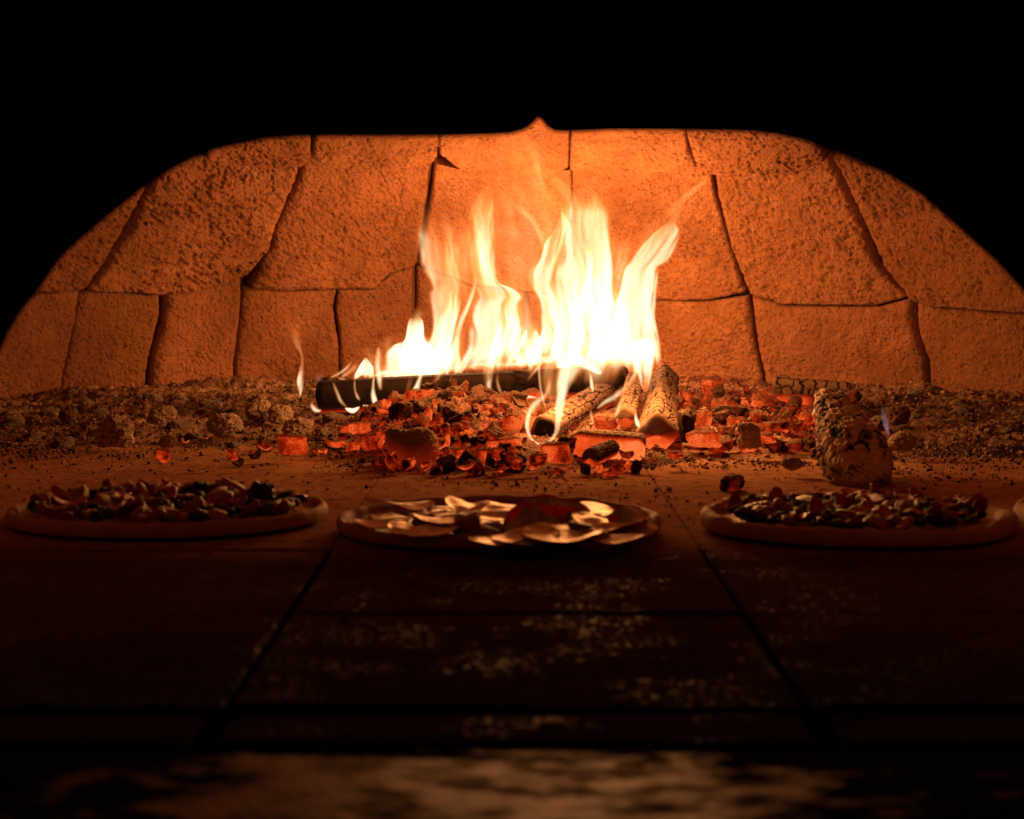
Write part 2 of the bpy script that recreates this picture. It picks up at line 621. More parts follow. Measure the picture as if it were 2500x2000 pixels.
M_DOUGH = mat_food("dough", (0.56, 0.33, 0.185), 0.75, 0.2, 0.0, (0.44, 0.245, 0.13), 40, 60, 0.0012)
M_SAUCE = mat_food("tomato_sauce", (0.30, 0.045, 0.015), 0.3, 0.5, 0.0, (0.46, 0.16, 0.06), 70, 160, 0.0025)
M_CHEESE = mat_food("cheese", (0.70, 0.38, 0.18), 0.4, 0.4, 0.0, (0.62, 0.35, 0.17), 60, 120, 0.001)
M_MINCE = mat_food("minced_meat", (0.20, 0.075, 0.035), 0.35, 0.5, 0.0, (0.055, 0.024, 0.015), 80, 240, 0.0025)
M_PEPPER = mat_food("red_pepper", (0.70, 0.035, 0.012), 0.25, 0.6, 0.0, (0.42, 0.02, 0.01), 40, 60, 0.0005)
M_OLIVE = mat_food("black_olive", (0.020, 0.012, 0.010), 0.25, 0.6)
M_TOMATO = mat_food("tomato_piece", (0.40, 0.06, 0.022), 0.3, 0.5, 0.0, (0.50, 0.12, 0.04), 60, 120, 0.001)
M_SALAMI = mat_salami()
M_FADING = mat_ember("fading_ember", 0.47, 0.90, 0.75, 0.95)

# ------------------------------------------------------------------ the oven: dome wall of bricks
EA, EB, EY, EH, EN = 1.15, 1.40, 2.50, 0.62, 3.0


def dome_f(p):
    q = np.sqrt((p[..., 0] / EA) ** 2 + ((p[..., 1] - EY) / EB) ** 2)
    return q ** EN + (np.maximum(p[..., 2], 0) / EH) ** EN - 1


def dome_hit(px, py):
    d = ray(px, py)
    o = np.array([0, 0, CAMH])
    lo = np.full(d.shape[:-1], 2.3)
    hi = np.full(d.shape[:-1], 4.6)
    for _ in range(40):
        mid = (lo + hi) / 2
        f = dome_f(o + d * mid[..., None])
        hi = np.where(f > 0, mid, hi)
        lo = np.where(f > 0, lo, mid)
    return o + d * lo[..., None]


def dome_normal(p):
    e = 1e-4
    g = []
    for k in range(3):
        a = p.copy()
        b = p.copy()
        a[..., k] += e
        b[..., k] -= e
        g.append((dome_f(a) - dome_f(b)))
    g = np.stack(g, -1)
    return g / np.linalg.norm(g, axis=-1, keepdims=True)


# mortar shell behind the bricks
nth, nz = 120, 40
th = np.linspace(-0.5 * math.pi + 0.42, 1.5 * math.pi - 0.42, nth)
rows = []
for i in range(nz):
    a = i / (nz - 1) * math.pi / 2
    zz = EH * 1.045 * math.sin(a) ** (2 / EN) if i else -0.02
    k = 1.035 * (max(math.cos(a), 0.0) ** (2 / EN))
    k = max(k, 0.001)
    rows.append(np.stack([EA * k * np.cos(th), EY + EB * k * np.sin(th), np.full(nth, zz)], -1))
shell = np.array(rows)
keep = grid_faces(nz, nth)
sv = shell.reshape(-1, 3)
keep = [f for f in keep if min(sv[j][1] for j in f) > 1.17]
dome = make("oven_dome", sv, keep, M_MORTAR)
tag(dome, "domed back wall of the oven built of large rough orange lit fire bricks", "wall", kind="structure")

BR = []  # left, right, top, bottom polylines in photograph pixels, proud offset (m), joint softness


def brick(L, R, T, B, off=0.0, rough=1.0, rad=0.016):
    BR.append((L, R, T, B, off, rough, rad))


# lower course
brick([(-160, 735), (-220, 1040)], [(203, 709), (162, 910), (150, 1010)], [(-160, 735), (110, 717), (203, 709)], [(-220, 1040), (150, 1010)], 0.004, .7)
brick([(209, 708), (168, 910), (156, 1005)], [(400, 720), (397, 772), (382, 829), (369, 890), (353, 1005)], [(209, 708), (357, 719), (400, 720)], [(156, 1005), (353, 1005)], -0.006, .7)
brick([(407, 722), (405, 772), (391, 829), (378, 890), (362, 1005)], [(592, 669), (595, 740), (583, 837), (576, 890), (579, 1005)], [(407, 722), (507, 704), (592, 669)], [(362, 1005), (579, 1005)], 0.003, .7)
brick([(604, 700), (604, 740), (593, 837), (587, 890), (589, 1005)], [(828, 712), (822, 756), (829, 800), (834, 850), (834, 1005)], [(604, 706), (714, 716), (828, 712)], [(589, 1005), (834, 1005)], -0.012, .7)
brick([(831, 712), (825, 756), (832, 800), (837, 850), (837, 1005)], [(1010, 658), (1011, 769), (1010, 1005)], [(831, 712), (912, 711), (956, 676), (1010, 658)], [(837, 1005), (1010, 1005)], -0.010, .7, .010)
brick([(1021, 660), (1022, 1005)], [(1280, 716), (1280, 1005)], [(1021, 658), (1150, 700), (1280, 716)], [(1022, 1005), (1280, 1005)], -0.012, .6)
brick([(1286, 716), (1284, 1005)], [(1560, 736), (1560, 1005)], [(1286, 716), (1440, 730), (1560, 736)], [(1284, 1005), (1560, 1005)], -0.006, .6)
brick([(1564, 736), (1566, 1005)], [(1822, 725), (1834, 828), (1855, 917), (1870, 1005)], [(1564, 736), (1674, 739), (1719, 739), (1822, 725)], [(1566, 1005), (1870, 1005)], -0.004, .8)
brick([(1835, 724), (1847, 828), (1868, 917), (1882, 1010)], [(2224, 728), (2230, 807), (2253, 876), (2258, 949), (2262, 1045)], [(1835, 722), (1910, 749), (2145, 750), (2224, 728)], [(1882, 1010), (2262, 1045)], 0.006, .8)
brick([(2238, 733), (2244, 807), (2267, 876), (2273, 949), (2277, 1050)], [(2660, 775), (2720, 1100)], [(2238, 733), (2287, 751), (2500, 766), (2660, 775)], [(2277, 1050), (2720, 1100)], 0.010, .8)
# upper course
brick([(40, 440), (-150, 728)], [(352, 455), (313, 533), (276, 593), (239, 658), (203, 705)], [(40, 440), (352, 455)], [(-150, 728), (110, 714), (203, 705)], 0.016, 1.0)
brick([(400, 380), (368, 450), (322, 535), (285, 595), (248, 660), (211, 704)], [(728, 387), (720, 432), (698, 471), (672, 536), (660, 562), (654, 600), (640, 618), (600, 664)], [(400, 380), (519, 380), (609, 389), (665, 390), (728, 387)], [(211, 704), (357, 716), (406, 718), (507, 700), (600, 664)], 0.016, 1.35)
brick([(748, 372), (737, 400), (729, 432), (709, 471), (683, 536), (673, 562), (666, 604), (651, 622), (614, 695)], [(1052, 396), (1047, 445), (1039, 510), (1031, 558), (1018, 650)], [(748, 372), (800, 392), (876, 398), (990, 400), (1052, 396)], [(614, 702), (714, 712), (834, 704), (912, 707), (954, 669), (1018, 650)], 0.008, 1.1)
brick([(1063, 392), (1058, 445), (1050, 510), (1042, 558), (1027, 650)], [(1393, 405), (1398, 560), (1403, 725)], [(1063, 396), (1136, 414), (1217, 417), (1393, 414)], [(1027, 650), (1150, 696), (1280, 712), (1401, 725)], 0.002, .8, .007)
brick([(1394, 414), (1399, 560), (1404, 725)], [(1732, 415), (1741, 477), (1761, 558), (1793, 656), (1815, 712)], [(1394, 414), (1470, 408), (1550, 420), (1620, 412), (1690, 412), (1732, 418)], [(1406, 725), (1590, 732), (1719, 735), (1815, 716)], 0.002, 1.05, .008)
brick([(1743, 412), (1752, 470), (1774, 556), (1806, 654), (1832, 714)], [(2022, 378), (2052, 420), (2102, 527), (2147, 641), (2196, 698), (2222, 724)], [(1743, 412), (1800, 411), (1893, 405), (1974, 393), (2022, 378)], [(1832, 716), (1910, 744), (2145, 745), (2222, 724)], 0.012, 1.15)
brick([(2041, 372), (2067, 418), (2119, 527), (2164, 641), (2213, 698), (2237, 726)], [(2300, 420), (2660, 770)], [(2041, 372), (2300, 420)], [(2237, 728), (2287, 746), (2500, 760), (2660, 770)], 0.020, 1.0)
# crown course, seen under the mouth's arch
brick([(480, 240), (500, 374)], [(765, 235), (752, 360)], [(480, 240), (765, 235)], [(500, 374), (609, 386), (665, 386), (727, 383), (752, 360)], 0.022, 1.2, .010)
brick([(769, 235), (758, 357)], [(1072, 235), (1066, 364)], [(769, 235), (1072, 235)], [(758, 357), (795, 385), (876, 393), (990, 396), (1046, 390), (1066, 364)], 0.022, 1.0, .010)
brick([(1076, 235), (1071, 360)], [(1394, 235), (1390, 385)], [(1076, 235), (1392, 235)], [(1071, 360), (1136, 401), (1217, 404), (1351, 402), (1390, 385)], 0.020, .8, .006)
brick([(1396, 235), (1393, 385)], [(1668, 235), (1680, 334), (1699, 388)], [(1396, 235), (1668, 235)], [(1393, 385), (1462, 388), (1505, 393), (1550, 406), (1580, 406), (1599, 394), (1641, 401), (1675, 397), (1699, 388)], 0.026, .9, .006)
brick([(1674, 235), (1686, 334), (1704, 392)], [(1985, 235), (2022, 370)], [(1674, 235), (1985, 235)], [(1704, 396), (1736, 407), (1800, 407), (1893, 401), (1950, 405), (1974, 389), (2022, 370)], 0.026, 1.2, .010)

for bi, (L, R, T, B, off, rough, rad) in enumerate(BR):
    nu, nv = 118, 118
    Lp, Rp = polyline(L, nv), polyline(R, nv)
    Tp, Bp = polyline(T, nu), polyline(B, nu)
    u = np.linspace(0, 1, nu)[None, :, None]
    v = np.linspace(0, 1, nv)[:, None, None]
    c00, c10, c01, c11 = Tp[0], Tp[-1], Bp[0], Bp[-1]
    Lp[0], Lp[-1], Rp[0], Rp[-1] = c00, c01, c10, c11
    P = (1 - v) * Tp[None] + v * Bp[None] + (1 - u) * Lp[:, None] + u * Rp[:, None] - ((1 - u) * (1 - v) * c00 + u * (1 - v) * c10 + (1 - u) * v * c01 + u * v * c11)
    # ragged edges
    wob = 2.2 * rough
    P[..., 0] += wob * fbm(P[..., 0] * .03, P[..., 1] * .03, bi * 7.1, 3, 3)
    P[..., 1] += wob * fbm(P[..., 0] * .03, P[..., 1] * .03, bi * 7.1 + 50, 3, 4)
    S = dome_hit(P[..., 0], P[..., 1])
    nrm = dome_normal(S)
    px2m = 3.4 / FPX
    Wp = np.linalg.norm(P[:, -1] - P[:, 0], axis=-1)[:, None] * px2m
    Hp = np.linalg.norm(P[-1] - P[0], axis=-1)[None, :] * px2m
    uu, vv = u[..., 0], v[..., 0]
    ex = np.minimum(uu, 1 - uu) * Wp
    ey = np.minimum(vv, 1 - vv) * Hp
    e = np.minimum(ex, ey) - 0.35 * np.exp(-((ex - ey) / 0.02) ** 2) * 0.012
    rr = rad * (0.9 + 0.5 * fbm(S[..., 0] * 14, S[..., 2] * 14, bi, 2, 21))
    rr = np.maximum(rr, 0.004)
    def roll(ee, r_):
        t_ = np.clip((r_ - ee) / r_, 0, 1)
        return r_ * (1 - np.sqrt(np.clip(1 - t_ * t_, 0, 1)))
    drop = np.maximum(roll(ex, rr), roll(ey, np.maximum(rr * 0.45, 0.003)))
    big = 0.010 * fbm(S[..., 0] * 7, S[..., 2] * 7, S[..., 1] * 7 + bi * 3, 3, 31)
    med = 0.0034 * rough * fbm(S[..., 0] * 45, S[..., 2] * 45, S[..., 1] * 45 + bi, 3, 41)
    pit = fbm(S[..., 0] * 190 + S[..., 2] * 90, S[..., 2] * 170, S[..., 1] * 120 + bi, 2, 51) + 0.35 * fbm(S[..., 0] * 25, S[..., 2] * 25, bi * 2.0, 2, 52)
    pits = -0.0046 * rough ** 1.8 * sstep(0.05, 0.55, pit)
    tilt = 0.006 * (uu - .5) * (1 if bi % 2 else -1)
    d = off + big + med + pits + tilt - drop
    front = S - nrm * d[..., None]
    # closed block: front grid + skirt running back into the wall
    idx = np.arange(nu * nv).reshape(nv, nu)
    border = np.concatenate([idx[0, :-1], idx[:-1, -1], idx[-1, :0:-1], idx[:0:-1, 0]])
    fv = front.reshape(-1, 3)
    S2, n2 = S.reshape(-1, 3), nrm.reshape(-1, 3)
    back = S2[border] + n2[border] * 0.055
    verts = np.concatenate([fv, back, (S2.mean(0) + n2.mean(0) * 0.06)[None]])
    nb = len(border)
    base = nu * nv
    faces = grid_faces(nv, nu)
    for k in range(nb):
        k2 = (k + 1) % nb
        faces.append([border[k2], border[k], base + k, base + k2])
        faces.append([base + k2, base + k, base + nb])
    ctr = verts.mean(0)
    make("brick", verts - ctr, faces, M_BRICK, dome, True, None, ctr)

# ------------------------------------------------------------------ oven front with its arched mouth
ARCH = [(-330, 2100), (-300, 1700), (-240, 1400), (-160, 1180), (-80, 1030), (-30, 930), (0, 861), (24, 809), (53, 760), (97, 707), (150, 630), (195, 588), (252, 540), (304, 497), (357, 455), (406, 423), (467, 390), (528, 366), (609, 349), (649, 341), (730, 335), (850, 335), (925, 335), (1055, 335), (1150, 333), (1217, 331), (1255, 327), (1278, 320), (1298, 309), (1309, 298), (1316, 288), (1323, 299), (1335, 312), (1353, 323), (1379, 325), (1420, 323), (1492, 320), (1600, 320), (1687, 321), (1770, 322), (1849, 325), (1900, 331), (1962, 345), (2027, 367), (2100, 397), (2177, 434), (2246, 476), (2307, 529), (2368, 584), (2429, 637), (2482, 694), (2530, 750), (2580, 815), (2640, 910), (2700, 1040), (2760, 1250), (2800, 1500), (2840, 1800), (2850, 2100)]
YM = 1.14
ap = polyline(ARCH, 520)
inner = at(ap[:, 0], ap[:, 1], YM)
inner[:, 2] = np.maximum(inner[:, 2], -0.05)
ctr2 = np.array([0.0, 0.02])
flare = inner.copy()
flare[:, 1] = YM - 0.10
dirv = inner[:, [0, 2]] - ctr2
dirn = dirv / np.linalg.norm(dirv, axis=1, keepdims=True)
flare[:, 0] += dirn[:, 0] * 0.035
flare[:, 2] += dirn[:, 1] * 0.035
ang = np.arctan2(dirn[:, 1], dirn[:, 0])
far = np.stack([1.9 * np.cos(ang), np.full(len(ang), YM - 0.10), np.maximum(1.5 * np.sin(ang), -0.05)], -1)
farb = far.copy()
farb[:, 1] = YM
n = len(inner)
vv_ = np.concatenate([farb, inner, flare, far])
fw = make("oven_front_wall", vv_, grid_faces(4, n), M_SOOT, None, False)
fw.data.materials.append(M_LINING)
for k_, pl_ in enumerate(fw.data.polygons):
    if k_ < n - 1:
        pl_.material_index = 1
tag(fw, "soot black front wall of the oven with a wide arched mouth", "wall", kind="structure")

# ------------------------------------------------------------------ hearth floor of square stones
xs0, xs1 = -1.3, 1.3
fl = make("hearth_floor", [(-1.6, 0.945, -0.0055), (1.6, 0.945, -0.0055), (1.6, 4.1, -0.0055), (-1.6, 4.1, -0.0055)], [(0, 1, 2, 3)], M_JOINT, None, False)
tag(fl, "oven floor of square stone slabs with dark joints", "floor", kind="structure")
XJ = [-0.1555 + 0.3175 * k for k in range(-3, 5)]
YJ = [1.012, 1.300, 1.612, 1.925, 2.235, 2.545, 2.86, 3.17, 3.48, 3.79, 4.08]


def slab(name, x0, x1, y0, y1, z, mat, parent, dz=(0, 0, 0, 0), b=0.004, thick=0.04):
    P = []
    for zz, ins in ((-thick, 0.0), (-b, 0.0), (0.0, b)):
        for k, (x, y) in enumerate(((x0 + ins, y0 + ins), (x1 - ins, y0 + ins), (x1 - ins, y1 - ins), (x0 + ins, y1 - ins))):
            P.append((x, y, z + zz + (dz[k] if zz > -thick else 0)))
    F = []
    for r in (0, 4):
        for k in range(4):
            k2 = (k + 1) % 4
            F.append((r + k, r + k2, r + 4 + k2, r + 4 + k))
    F.append((8, 9, 10, 11))
    return make(name, P, F, mat, parent, False)


for j in range(len(YJ) - 1):
    for i in range(len(XJ) - 1):
        g = (0.0020 + 0.001 * rnd.random()) if j < 2 else 0.0006
        gl = 0.0018 if i == 3 and j < 2 else g
        gr = 0.0026 if i == 2 and j < 2 else g
        gy = 0.0025 if j == 0 else g
        sh = [(0.002 if j < 2 else 0.0) * (rnd.random() - .5) for _ in range(4)]
        z = -0.0015 + (0.0016 if j < 2 else 0.0) * rnd.random() - (0.002 if i == 2 and j < 2 else 0)
        skew = 0.006 if i < 3 else -0.002
        slab("stone_slab", XJ[i] + gl, XJ[i + 1] - gr, YJ[j] + gy, YJ[j + 1] - g, z, M_FLOOR, fl, sh, 0.003 if j < 2 else 0.0007)
# the worn ledge under the mouth, one step lower, and the narrow course between them
for i in range(len(XJ) - 1):
    slab("stone_slab", XJ[i] + 0.004, XJ[i + 1] - 0.006, 0.940, 1.006, -0.003, M_FLOOR, fl, [0.002 * (rnd.random() - .5) for _ in range(4)])
nx, ny = 160, 26
gx, gy_ = np.meshgrid(np.linspace(-0.75, 0.75, nx), np.linspace(0.45, 0.934, ny))
gz = -0.0035 + 0.0010 * fbm(gx * 30, gy_ * 40, 0, 3, 77) - 0.001 * sstep(0.918, 0.934, gy_ + 0.010 * fbm(gx * 25, gy_ * 9, 3, 3, 78))
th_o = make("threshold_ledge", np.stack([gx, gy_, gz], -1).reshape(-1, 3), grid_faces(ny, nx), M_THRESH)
tag(th_o, "worn smooth ledge before the oven mouth catching the firelight", "ledge", kind="structure")

# ------------------------------------------------------------------ ash bed with banks and the glowing mound
def bed_parts(x, y):
    x = np.asarray(x, float)
    y = np.asarray(y, float)
    wob = 0.10 * fbm(x * 5, y * 5, 0, 3, 61)
    yf = np.where(x < -0.2, 2.55, np.where(x < 0.2, 2.36, 2.5)) + 0.0
    yf = 2.55 - 0.22 * sstep(-0.35, -0.12, x) + 0.10 * sstep(0.18, 0.3, x) - 0.02 * sstep(0.5, 0.7, x)
    r = sstep(yf - 0.05, yf + 0.40, y + wob)
    centre = np.exp(-np.abs((x + 0.085) / 0.115) ** 2.6) * sstep(2.18, 2.68, y) * (1 - 0.55 * sstep(2.78, 3.05, y))
    centre = centre + 0.22 * sstep(-0.05, 0.02, x) * sstep(0.22, 0.15, x) * sstep(2.2, 2.5, y)
    right = np.exp(-np.abs((x - 0.33) / 0.13) ** 2.5) * sstep(2.35, 2.7, y) * (1 - 0.4 * sstep(2.9, 3.2, y))
    return r, centre, right


def bed_h(x, y, detail=True):
    r, c, q = bed_parts(x, y)
    h = -0.004 + r * 0.017 + 0.040 * c + 0.024 * q
    xx, yy = np.asarray(x, float), np.asarray(y, float)
    bank = sstep(0.74, 1.0, np.sqrt((xx / EA) ** 2 + ((yy - EY) / EB) ** 2)) * (sstep(-0.16, -0.3, xx) + sstep(0.46, 0.56, xx))
    h = h + bank * 0.008 * (0.6 + 1.9 * fbm(xx * 6.5, yy * 6.5, 4, 3, 68))
    h = h + r * 0.012 * fbm(xx * 9, yy * 9, 0, 3, 62)
    if detail:
        bl = 1 - np.abs(fbm(np.asarray(x) * 42, np.asarray(y) * 42, 1.5, 3, 63))
        h = h + (0.2 + 0.8 * r) * 0.019 * (bl ** 2 - 0.62) * sstep(0.02, 0.35, r + c + q)
        h = h + 0.0035 * r * fbm(np.asarray(x) * 130, np.asarray(y) * 130, 0, 2, 64)
    return h


nx, ny = 520, 380
gx, gy_ = np.meshgrid(np.linspace(-1.12, 1.12, nx), np.linspace(2.05, 3.97, ny))
r_, c_, q_ = bed_parts(gx, gy_)
gz = bed_h(gx, gy_)
wall_in = ((gx / EA) ** 2 + ((gy_ - EY) / EB) ** 2) < 1.02
pale = 0.5 + 0.25 * fbm(gx * 6, gy_ * 6, 0, 4, 65) - 0.22 * sstep(3.0, 3.3, gy_) * sstep(0.2, -0.2, gx) * 0.5 + 0.1 * sstep(-0.1, -0.5, gx)
glow = np.clip(1.25 * c_ * sstep(2.2, 2.35, gy_) + 0.95 * q_, 0, 1)
bed = make("ash_bed", np.stack([gx, gy_, gz], -1).reshape(-1, 3), [f for f in grid_faces(ny, nx) if wall_in.flat[f[0]] and gz.flat[f[0]] > -0.0055], M_ASH, None, True, {"bed": np.stack([pale.ravel(), r_.ravel(), glow.ravel()], -1)})
tag(bed, "lumpy grey ash spread along the foot of the oven wall", "ash", kind="stuff")


# crumbs of ash and of charcoal, real grains joined in two heaps
def crumbs(name, count, mat, size, sampler, label, seed, zoff=0.0):
    rg = np.random.default_rng(seed)
    bm = bmesh.new()
    bmesh.ops.create_icosphere(bm, subdivisions=1, radius=1.0)
    bv = np.array([v.co[:] for v in bm.verts])
    bf = np.array([[v.index for v in f.verts] for f in bm.faces])
    bm.free()
    xy = sampler(rg, count)
    k = len(xy)
    s = size[0] + (size[1] - size[0]) * rg.random(k) ** 2.2
    sc = s[:, None, None] * (0.6 + 0.8 * rg.random((k, 1, 3))) * np.array([1, 1, 0.8])
    jit = 0.55 + 0.9 * rg.random((k, len(bv), 1))
    a = rg.random(k) * 6.283
    vv = bv[None] * jit * sc
    ca, sa = np.cos(a)[:, None], np.sin(a)[:, None]
    X = vv[..., 0] * ca - vv[..., 1] * sa
    Y = vv[..., 0] * sa + vv[..., 1] * ca
    z0 = np.maximum(bed_h(xy[:, 0], xy[:, 1]), 0.0) + s * 0.35 + zoff
    vv = np.stack([X + xy[:, :1], Y + xy[:, 1:2], vv[..., 2] + z0[:, None]], -1).reshape(-1, 3)
    ff = (bf[None] + (np.arange(k) * len(bv))[:, None, None]).reshape(-1, 3)
    o = make(name, vv, ff, mat, None, True)
    tag(o, label, name.replace('_', ' '), kind="stuff")
    return o


def samp_bed(rg, n):
    out = []
    while len(out) < n:
        x = rg.uniform(-1.0, 1.0, 4000)
        y = rg.uniform(2.1, 3.75, 4000)
        r, c, q = bed_parts(x, y)
        ins = ((x / EA) ** 2 + ((y - EY) / EB) ** 2) < 0.97
        w = (0.25 * r + 0.75 * r * (1 - r) * 3.0) * (1 - 0.8 * np.clip(c * 1.5, 0, 1))
        w = w * (0.35 + 1.3 * sstep(0.4, 0.7, vnoise(x * 7, y * 7, 0, 70)))
        ok = ins & (rg.random(4000) < w)
        out.extend(np.stack([x[ok], y[ok]], -1).tolist())
    return np.array(out[:n])


def samp_floor(rg, n):
    out = []
    while len(out) < n:
        x = rg.uniform(-0.75, 0.75, 3000)
        y = rg.uniform(1.72, 2.75, 3000)
        w = np.exp(-(2.55 - np.minimum(y, 2.55)) / 0.22) * (0.15 + 1.2 * sstep(0.45, 0.7, vnoise(x * 6, y * 6, 0, 71))) + 0.015
        ok = rg.random(3000) < w
        out.extend(np.stack([x[ok], y[ok]], -1).tolist())
    return np.array(out[:n])


crumbs("ash_crumbs", 7500, M_CRUMB, (0.0010, 0.0042), samp_bed, "pale flaky crumbs of ash over the ash bank", 5)
crumbs("charcoal_crumbs", 1300, M_COAL, (0.0010, 0.0055), samp_bed, "black bits of charcoal among the ash", 6)
crumbs("floor_grit", 5200, M_COAL, (0.0006, 0.0026), samp_floor, "dark grit scattered on the stone floor before the fire", 7, -0.0002)
crumbs("ash_grit", 5200, M_CRUMB, (0.0006, 0.0026), samp_floor, "pale ash grit scattered on the stone floor before the fire", 8, -0.0002)

# ------------------------------------------------------------------ logs
def log_mesh(p0, p1, r0, r1, ns=130, nt=84, shape=None, crack=None, wave=0.06, lump=None, ashup=0.8, heat=None, seed=0, bend=0.0, capn=7, rscale=1.0, endash=0.5, rough3d=0.0):
    """Tapered burnt log from p0 to p1. shape(theta, s) scales the radius; crack = (cells along, cells round, depth, s0, s1)."""
    p0, p1 = np.asarray(p0, float), np.asarray(p1, float)
    ax = p1 - p0
    ln = np.linalg.norm(ax)
    ax = ax / ln
    side = np.cross(ax, [0, 0, 1.0])
    side /= np.linalg.norm(side)
    up = np.cross(side, ax)
    s = np.linspace(0, 1, ns)[:, None]
    t = (np.arange(nt) / nt * 2 * math.pi)[None, :]
    r = r0 + (r1 - r0) * s
    k = np.ones((ns, nt)) if shape is None else shape(t + 0 * s, s + 0 * t)
    ct, st = np.cos(t), np.sin(t)
    k = k * (1 + wave * fbm(s * ln / 0.06, ct * 1.5, st * 1.5, 3, seed + 1))
    cr = np.zeros((ns, nt))
    rad = r * k
    if crack:
        na, nr, dep, s0, s1 = crack
        wt = t / (2 * math.pi) * nr + 0.75 * fbm(s * 5, ct * 2, st * 2, 3, seed + 4)
        strip = np.floor(wt)
        ft = wt - strip
        et = np.minimum(ft, 1 - ft)
        sid = np.mod(strip, nr).astype(np.int64)
        zi = np.zeros_like(sid)
        h1 = _hash(sid, zi, zi, seed + 5)
        h2 = _hash(sid, zi + 3, zi, seed + 6)
        ws = s * na * (0.7 + 0.7 * h1) + 5 * h2 + 0.5 * fbm(s * 12, ct * 3, st * 3, 3, seed + 3) + 0.25 * (ft - .5) * (h1 - .5)
        fs_ = ws - np.floor(ws)
        es = np.minimum(fs_, 1 - fs_) / (na / nr)
        cid = _hash(sid, np.floor(ws).astype(np.int64), zi, seed + 7)
        cid2 = _hash(sid, np.floor(ws).astype(np.int64), zi + 9, seed + 8)
        lt = (1 - sstep(0.03, 0.13, et)) * (0.35 + 0.65 * (cid2 > 0.35))
        ls = 1 - sstep(0.03, 0.15, es)
        line = np.maximum(lt, ls)
        m = sstep(s0 - 0.04, s0 + 0.04, s) * (1 - sstep(s1 - 0.03, s1 + 0.03, s))
        m = m * sstep(0.0, 0.03, np.minimum(s, 1 - s))
        cr = line * m
        rad = rad - dep * cr + dep * 0.5 * (cid - 0.5) * m
    if lump:
        for sc, am in lump:
            b = 1 - np.abs(fbm(s * ln / sc, ct * r0 / sc, st * r0 / sc, 3, seed + 9 + int(1000 * sc)))
            rad = rad + am * (b ** 1.5 - 0.7)
    ends = np.minimum(s, 1 - s) * ln
    rad = rad * (1 - 0.22 * np.clip(1 - ends / (0.35 * r0), 0, 1) ** 2)
    sag = bend * np.sin(math.pi * s)
    P = p0 + ax * (s * ln)[..., None] + (side * (rad * ct)[..., None]) + up * (rad * st + sag)[..., None]
    Nz = (side * ct[..., None] + up * st[..., None])[..., 2] + 0 * rad
    dr = np.gradient(rad, axis=0) / (ln / ns)
    ash = np.clip(ashup * sstep(-0.3, 0.7, Nz + 0.5 * fbm(s * ln / 0.02, ct * 2, st * 2, 3, seed + 13)), 0, 1)
    ht = np.zeros((ns, nt)) if heat is None else heat(s + 0 * t, Nz)
    wood = np.stack([np.clip(cr, 0, 1), ash, np.clip(ht, 0, 1)], -1)
    V_ = [P.reshape(-1, 3)]
    A_ = [wood.reshape(-1, 3)]
    F_ = grid_faces(ns, nt, True)
    F_ = [f[::-1] for f in F_]
    cnt = ns * nt
    for end in (0, -1):
        ring0 = P[end]
        ctr_ = ring0.mean(0)
        prev = np.arange(nt) + (0 if end == 0 else (ns - 1) * nt)
        for c in range(1, capn):
            q = 1 - c / capn
            ker = np.ones(9) / 9
            dd = ring0 - ctr_
            sm = np.stack([np.convolve(np.concatenate([dd[-4:, k_], dd[:, k_], dd[:4, k_]]), ker, 'valid') for k_ in range(3)], -1)
            rg_ = ctr_ + (dd * q + sm * (1 - q)) * q
            bul = 0.10 * r0 * (1 - q * q) + 0.05 * r0 * fbm(rg_[:, 0] * 120, rg_[:, 1] * 120, rg_[:, 2] * 120, 2, seed + 15)
            rg_ = rg_ + (-ax if end == 0 else ax) * bul[:, None]
            V_.append(rg_)
            w = wood[end].copy()
            w[:, 1] *= endash
            if endash < 0.1:
                w[:, 0] = 0.9
            A_.append(w)
            cur = np.arange(nt) + cnt
            for a in range(nt):
                b = (a + 1) % nt
                f = [prev[a], prev[b], cur[b], cur[a]]
                F_.append(f if end == 0 else f[::-1])
            prev = cur
            cnt += nt
        V_.append((ctr_ + (-ax if end == 0 else ax) * 0.10 * r0)[None])
        A_.append(wood[end].mean(0)[None])
        for a in range(nt):
            b = (a + 1) % nt
            f = [prev[a], prev[b], cnt]
            F_.append(f if end == 0 else f[::-1])
        cnt += 1
    VV, AA = np.concatenate(V_), np.concatenate(A_)
    if rough3d:
        for k_ in range(3):
            q_ = VV * 55 + seed + 13 * k_
            big_ = fbm(q_[:, 0], q_[:, 1], q_[:, 2], 4, seed + 31 + k_, 0.6)
            VV = VV + rough3d * big_[:, None] * np.eye(3)[k_]
        g_ = np.abs(fbm(VV[:, 0] * 38 + 60 * VV[:, 2], VV[:, 1] * 38, VV[:, 2] * 38, 3, seed + 41))
        AA[:, 0] = np.maximum(AA[:, 0], 0.9 * (1 - sstep(0.012, 0.05, g_)))
        VV = VV - ax * 0  # keep the axis direction
    return VV, F_, AA


def rounded_quad(w, h, p=5.0, rot=0.0):
    def f(t, s):
        c, q = np.abs(np.cos(t + rot)) / w, np.abs(np.sin(t + rot)) / h
        return 1.0 / (c ** p + q ** p) ** (1 / p)
    return f


def log(name, label, cat, mat, *a, **k):
    v, f, w = log_mesh(*a, **k)
    c = (v.min(0) + v.max(0)) / 2
    c[2] = v[:, 2].min()
    o = make(name, v - c, f, mat, None, True, {"wood": w}, c)
    return tag(o, label, cat)


